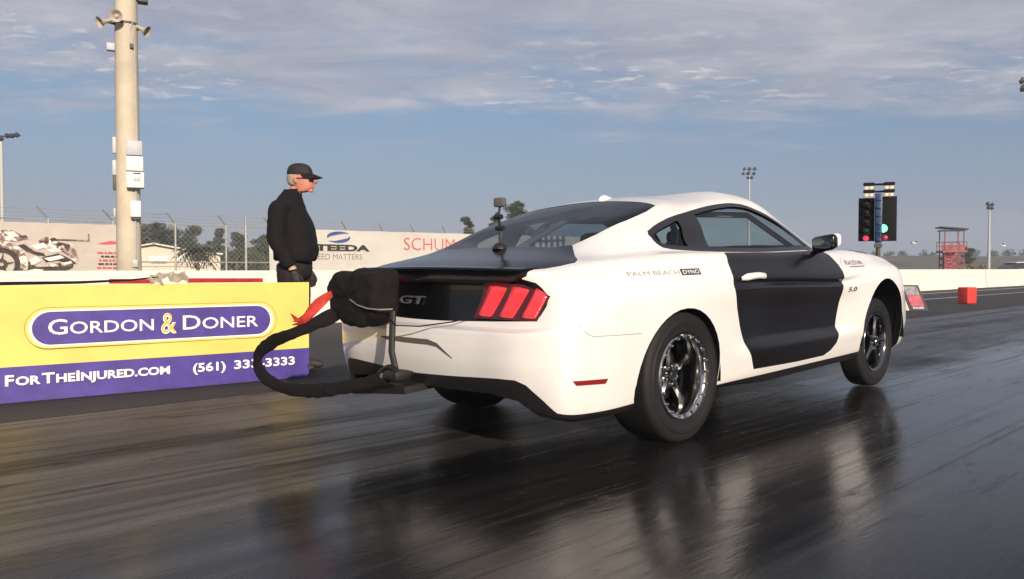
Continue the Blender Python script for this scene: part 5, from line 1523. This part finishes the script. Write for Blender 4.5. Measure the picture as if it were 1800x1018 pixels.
TL = [(258, 428, 92, 6.0, 1, 'dark scrub thicket directly behind the gabled roof, by the pole'), (312, 428, 92, 6.0, 1, 'dark scrub thicket behind the right end of the gabled roof'), (425, 440, 90, 7.0, 1, 'wide dark thicket filling the gap under the narrow pines'), (468, 436, 84, 5.0, 1, 'dark thicket right behind the man at the banner edge'),
      (272, 398, 85, 5.6, 0, 'widest pine in the row, above the pale building'), (300, 408, 90, 4.4, 0, 'pine with its crown showing just right of the building gable'), (333, 403, 85, 3.4, 0, 'pine standing behind the palm fronds'), (352, 416, 88, 3.6, 1, 'broad dark tree right behind the palm'),
      (384, 405, 82, 2.3, 0, 'narrow pine between two fence posts, right of the palm'), (415, 412, 82, 2.6, 0, 'second narrow pine right of the palm'), (437, 428, 78, 3.0, 1, 'low round scrub tree left of the man'), (462, 417, 80, 3.4, 0, 'pine half hidden by the back of the man'), (398, 434, 76, 5.6, 1, 'low dark thicket tree under the narrow pines'), (448, 440, 74, 4.4, 1, 'bushy tree low at the foot of the half hidden pine'), (288, 418, 96, 6.5, 1, 'dense dark tree peeking over the ridge of the pale building'), (372, 432, 78, 3.2, 1, 'small bushy tree right beside the palm'), (245, 412, 86, 4.2, 0, 'pine half hidden by the concrete pole'),
      (824, 385, 75, 2.0, 0, 'small pine top over the white banner, left of the rear window'), (872, 377, 72, 1.8, 0, 'pine top just left of the action camera'), (908, 359, 72, 3.2, 0, 'pine top just right of the action camera')]
for a in TL: tree(*a, group='pines and scrub beyond the fence')
tree(1702, 437, 95, 1.9, 0, 'dark little pine beside the red tower'); tree(1708, 461, 60, 2.2, 2, 'tan dry bush between tower and slim mast')
# far tree line along the bank: too many to count
bm = bmesh.new(); rnd = random.Random(21); cl = []
for k in range(150):
    x = 40 + 240 * k / 149; cl.append((x, 215 + rnd.uniform(-6, 6), 4.0 + rnd.uniform(-.4, 1.0) + .7 * math.sin(k * .37) * (rnd.random() < .6), rnd.uniform(.7, 1.6)))
bm.free(); o = obj_from_bm('tree_line', crown_bm(cl, 40, .35, rnd, .9), LEAF[1], shade=False); tag(o, 'far dark line of trees along the grass bank', 'trees', kind='stuff')
# palm
pp = at(346, 472.5, 46); pm = empty('palm_tree', (pp.x, pp.y, -.03)); tag(pm, 'small palm tree with drooping fronds right of the pale building', 'palm tree')
bm = bmesh.new(); b_tube(bm, [(0, 0, 0), (.06, 0, .9), (0, 0, 1.85)], [.15, .11, .10], 10); obj_from_bm('trunk', bm, BARK, pm)
bm = bmesh.new(); rnd = random.Random(2)
for k in range(64):
    a = 2 * math.pi * k / 64 * 2.4; up_ = rnd.uniform(-.2, 1.25); l = rnd.uniform(1.0, 1.35); prev = None
    for i in range(9):
        f = i / 8; r_ = l * f * math.cos(up_ * (1 - f * .9)); z = 1.85 + l * (math.sin(up_) * f - .75 * f * f)
        c = Vector((r_ * math.cos(a), r_ * math.sin(a), z)); side_ = Vector((-math.sin(a), math.cos(a), 0))
        if prev is not None:
            for s in (-1, 1):
                tip = c + side_ * s * .30 * math.sin(math.pi * min(1, f * .9 + .1)) + Vector((0, 0, -.10)) + (c - prev) * .8
                bm.faces.new([bm.verts.new(q) for q in (prev, tip, c)])
        prev = c
obj_from_bm('fronds', bm, leaf_mat('palm_fronds', (.025, .032, .014), (.065, .070, .032)), pm, shade=False)
# ------------------------------------------------------------------ the man in black behind the barrier
man = empty('person', (-1.975, 7.25, -.012), R(-90 - 4)); 
tag(man, 'man in black jacket, cap and sunglasses standing behind the end of the yellow barrier', 'person')
# local frame: he faces local +Y ... built facing +Y, then turned to face right in the picture
def skin_obj(name, verts, edges, radii, material, root=0, levels=2, parent=man):
    me = bpy.data.meshes.new(name); me.from_pydata([Vector(v) for v in verts], edges, []); o = bpy.data.objects.new(name, me); COL.objects.link(o)
    md = o.modifiers.new('skin', 'SKIN'); md.use_smooth_shade = True
    for i, r in enumerate(radii):
        sv = me.skin_vertices[0].data[i]; sv.radius = r if isinstance(r, tuple) else (r, r); sv.use_root = (i == root)
    sb = o.modifiers.new('sub', 'SUBSURF'); sb.levels = levels; sb.render_levels = levels
    dg = bpy.context.evaluated_depsgraph_get(); me2 = bpy.data.meshes.new_from_object(o.evaluated_get(dg)); me2.name = name
    bpy.data.objects.remove(o); bpy.data.meshes.remove(me)
    me2.materials.clear(); me2.materials.append(material)
    for p in me2.polygons: p.use_smooth = True
    return link(bpy.data.objects.new(name, me2), parent)
def loft(name, secs, material, parent=man, n=24, cap=True, angle=60):
    """secs: (cx, cy, z, rx, ry[, power]) horizontal superellipse sections"""
    bm = bmesh.new(); pv = None
    for s in secs:
        cx_, cy_, z, rx, ry = s[:5]; pw = s[5] if len(s) > 5 else 1.0
        ring = []
        for k in range(n):
            a = 2 * math.pi * k / n; c_, s_ = math.cos(a), math.sin(a)
            ring.append(bm.verts.new((cx_ + rx * math.copysign(abs(c_) ** pw, c_), cy_ + ry * math.copysign(abs(s_) ** pw, s_), z)))
        if pv:
            for i in range(n): bm.faces.new((pv[i], pv[(i + 1) % n], ring[(i + 1) % n], ring[i]))
        elif cap: bm.faces.new(ring[::-1])
        pv = ring
    if cap: bm.faces.new(pv)
    bmesh.ops.recalc_face_normals(bm, faces=bm.faces)
    o = obj_from_bm(name, bm, material, parent, angle=angle)
    m_ = o.modifiers.new('sub', 'SUBSURF'); m_.levels = 1; m_.render_levels = 1
    return o
SKIN = mat('sunburnt_skin', (.52, .19, .13), .55, var=.12, vscale=14); JKT = mat('black_fleece', (.0085, .007, .0075), .9, spec=.2, bump=.3, bscale=45); TRS = mat('charcoal_trousers', (.020, .015, .016), .85, spec=.2, bump=.2, bscale=40)
CAPM = mat('charcoal_cap', (.014, .012, .013), .8, var=.2, vscale=20); HAIR = mat('grey_hair', (.36, .28, .21), .8, var=.3, vscale=40); GLV = mat('dark_glove', (.022, .017, .013), .7)
# body: one continuous skinned figure (head, neck, trunk, arms, legs)
V = [(0, 0, .98), (0, -.01, 1.12), (0, -.015, 1.28), (0, -.03, 1.40), (0, -.030, 1.53), (0, .015, 1.60), (0, .055, 1.66)]
Ed = [(i, i + 1) for i in range(6)]
Rr = [(.135, .105), (.135, .105), (.14, .11), (.13, .10), (.062, .062), (.062, .065), (.06, .06)]
# right arm is on local +X (towards the camera), left arm on -X
def arm(s):
    b = len(V)
    V.extend([(s * .17, -.04, 1.43), (s * .245, -.07, 1.20), (s * .235, .03, 1.00), (s * .225, .075, .90)]); Rr.extend([.050, .050, .042, .034])
    Ed.extend([(3, b), (b, b + 1), (b + 1, b + 2), (b + 2, b + 3)])
arm(1); arm(-1)
def leg(s):
    b = len(V)
    V.extend([(s * .10, 0, .86), (s * .11, .03, .50), (s * .115, .0, .12), (s * .12, .03, .045), (s * .13, .20, .035)]); Rr.extend([.10, .068, .048, (.045, .04), (.038, .028)])
    Ed.extend([(0, b), (b, b + 1), (b + 1, b + 2), (b + 2, b + 3), (b + 3, b + 4)])
leg(1); leg(-1)
skin_obj('body', V, Ed, Rr, SKIN)
# head: shaped loft, slightly tipped forward
HC = (0, .085, 1.725)
hd = [(0, .060, 1.600, .052, .055), (0, .085, 1.612, .052, .075), (0, .098, 1.635, .058, .090), (0, .092, 1.665, .066, .098), (0, .086, 1.70, .073, .103), (0, .082, 1.735, .077, .106), (0, .076, 1.77, .077, .106), (0, .068, 1.805, .070, .098), (0, .06, 1.835, .05, .072), (0, .055, 1.85, .015, .02)]
o = loft('head', hd, SKIN, n=28)
bm = bmesh.new()
b_tube(bm, [(0, .176, 1.742), (0, .198, 1.712), (0, .214, 1.694), (0, .196, 1.682)], [.011, .016, .019, .013], 10); obj_from_bm('nose', bm, SKIN, man); bm = bmesh.new()
b_tube(bm, [(-.028, .176, 1.650), (0, .190, 1.652), (.028, .176, 1.650)], [.006, .010, .006], 8); b_tube(bm, [(-.024, .176, 1.640), (0, .187, 1.638), (.024, .176, 1.640)], [.005, .009, .005], 8); obj_from_bm('lips', bm, mat('lip_skin', (.42, .16, .13), .5), man); bm = bmesh.new()
b_box(bm, (0, .165, 1.618), (.05, .045, .03), bevel=.014); obj_from_bm('chin', bm, SKIN, man)
for s in (-1, 1):
    bm = bmesh.new(); b_tube(bm, [(s * .076, .06, 1.68), (s * .086, .052, 1.70), (s * .090, .050, 1.722), (s * .082, .06, 1.738)], [.008, .014, .015, .008], 8, flat=(.7, 1.2)); obj_from_bm('ear', bm, SKIN, man)
bm = bmesh.new()
EYE = mat('eye_white', (.7, .68, .64), .3)
for s in (-1, 1):
    bm = bmesh.new(); b_lathe(bm, [(.001, .012), (.012, .008), (.013, 0)], 12, 'Y', (s * .033, .174, 1.722)); obj_from_bm('eye', bm, EYE, man)
hr = [(0, .050, 1.655, .060, .070), (0, .040, 1.675, .072, .085), (0, .040, 1.71, .080, .092), (0, .038, 1.745, .082, .094), (0, .05, 1.775, .080, .10)]
loft('hair', hr, HAIR)
cpz = [(0, .066, 1.748, .086, .116), (0, .066, 1.765, .088, .119), (0, .064, 1.80, .086, .115), (0, .062, 1.832, .076, .102), (0, .060, 1.857, .050, .070), (0, .058, 1.866, .012, .016)]
loft('cap', cpz, CAPM)
bm = bmesh.new(); rows = []
for i in range(9):
    a = R(-75 + 150 * i / 8); rows.append([bm.verts.new((.085 * math.sin(a) * (1 - .1 * f), .066 + (.112 + .10 * f) * math.cos(a) * (1 if f == 0 else 1), 1.772 - .040 * f - .016 * math.sin(a) ** 2)) for f in (0, .5, 1)])
for i in range(8):
    for j in range(2): bm.faces.new((rows[i][j], rows[i + 1][j], rows[i + 1][j + 1], rows[i][j + 1]))
bmesh.ops.solidify(bm, geom=list(bm.faces), thickness=.006)
obj_from_bm('cap_peak', bm, CAPM, man)
bm = bmesh.new()
for s in (-1, 1):
    b_box(bm, (s * .036, .184, 1.712), (.058, .012, .036), Matrix.Rotation(-s * .35, 3, 'Z'), bevel=.008)
    b_tube(bm, [(s * .064, .172, 1.720), (s * .082, .11, 1.722), (s * .088, .055, 1.722)], .0035, 6)
b_box(bm, (0, .192, 1.718), (.03, .006, .008))
obj_from_bm('sunglasses', bm, mat('dark_lens', (.008, .008, .009), .15), man)
# jacket: trunk, collar and sleeves
jk = [(0, .02, .985, .200, .165, .85), (0, .022, 1.0, .212, .182, .85), (0, .022, 1.02, .214, .186, .85), (0, .025, 1.06, .215, .190, .85), (0, .025, 1.15, .215, .190, .85), (0, .012, 1.25, .218, .180, .85), (0, -.012, 1.36, .225, .162, .85), (0, -.028, 1.45, .222, .140, .88), (0, -.034, 1.52, .175, .112, .95), (0, -.028, 1.565, .115, .092), (0, -.012, 1.60, .082, .082), (0, .0, 1.63, .074, .078)]
wrinkle(loft('jacket', jk, JKT, cap=False, n=32), .045, .13, 3, 1)
for s in (1, -1):
    sl_ = [((s * .185, -.035, 1.50), .075), ((s * .225, -.045, 1.44), .092), ((s * .250, -.060, 1.32), .084), ((s * .262, -.075, 1.20), .076), ((s * .262, -.05, 1.12), .072), ((s * .252, .0, 1.04), .064), ((s * .240, .045, .965), .056), ((s * .232, .066, .925), .050)]
    bm = bmesh.new(); b_tube(bm, [p for p, r in sl_], [r for p, r in sl_], 16); bmesh.ops.recalc_face_normals(bm, faces=bm.faces)
    o = obj_from_bm('sleeve', bm, JKT, man, angle=70); wrinkle(o, .035, .08, 3, 2)
    # gloved hand: palm, four unequal bent fingers and a thumb
    hx, hy, hz = s * .226, .085, .865
    V2 = [(hx, hy - .014, hz + .045), (hx, hy, hz), (hx, hy + .012, hz - .04)]; E2 = [(0, 1), (1, 2)]; R2 = [(.030, .026), (.024, .040), (.020, .042)]
    for k, (off, l) in enumerate(((.030, .070), (.011, .080), (-.008, .074), (-.027, .058))):
        b = len(V2); y0 = hy + .014 + off
        V2 += [(hx - s * .004, y0, hz - .058), (hx - s * .016, y0 + .004, hz - .058 - l * .42), (hx - s * .040, y0 + .002, hz - .058 - l * .72), (hx - s * .060, y0 - .004, hz - .058 - l * .70)]
        E2 += [(2, b), (b, b + 1), (b + 1, b + 2), (b + 2, b + 3)]; R2 += [.011, .0105, .0095, .008]
    b = len(V2); V2 += [(hx - s * .012, hy + .040, hz - .012), (hx - s * .030, hy + .062, hz - .045), (hx - s * .042, hy + .066, hz - .075)]; E2 += [(1, b), (b, b + 1), (b + 1, b + 2)]; R2 += [.014, .012, .009]
    skin_obj('glove', V2, E2, R2, GLV, levels=1)
    bm = bmesh.new(); b_tube(bm, [(hx, hy - .018, hz + .062), (hx, hy - .012, hz + .040)], .034, 14); obj_from_bm('wrist_strap' , bm, mat('tan_cuff', (.45, .33, .22), .7), man)
# trousers
for s in (1, -1):
    lg = [((s * .095, .005, .95), .125), ((s * .10, .008, .84), .118), ((s * .108, .022, .66), .098), ((s * .112, .032, .50), .084), ((s * .115, .018, .30), .074), ((s * .118, .004, .10), .070), ((s * .118, .004, .055), .072)]
    bm = bmesh.new(); b_tube(bm, [p for p, r in lg], [r for p, r in lg], 18); o = obj_from_bm('trouser_leg', bm, TRS, man, angle=70); wrinkle(o, .03, .10, 3, 2)
    bm = bmesh.new(); b_tube(bm, [(s * .12, -.07, .045), (s * .12, .0, .06), (s * .125, .10, .05), (s * .132, .19, .038), (s * .134, .225, .034)], [.034, .048, .046, .042, .02], 12, flat=(1, .9)); obj_from_bm('shoe', bm, GLV, man)
loft('trouser_seat', [(0, .008, .80, .185, .14, .9), (0, .01, .90, .198, .150, .85), (0, .012, 1.0, .198, .155, .85)], TRS)
# ------------------------------------------------------------------ thin evening haze over the whole place
bm = bmesh.new(); b_box(bm, (40, 130, 12), (760, 700, 27)); hz = obj_from_bm('haze', bm, [], shade=False)
hm = bpy.data.materials.new('evening_haze'); hm.use_nodes = True; ht = hm.node_tree; ht.nodes.clear()
hv = N(ht, 'ShaderNodeVolumePrincipled'); hv.inputs['Color'].default_value = (.74, .82, .98, 1); hv.inputs['Density'].default_value = .0012; hv.inputs['Anisotropy'].default_value = .0
ho = N(ht, 'ShaderNodeOutputMaterial'); L(ht, hv.outputs[0], ho.inputs['Volume'])
hz.data.materials.append(hm); tag(hz, 'thin pale evening haze', 'haze', kind='stuff')
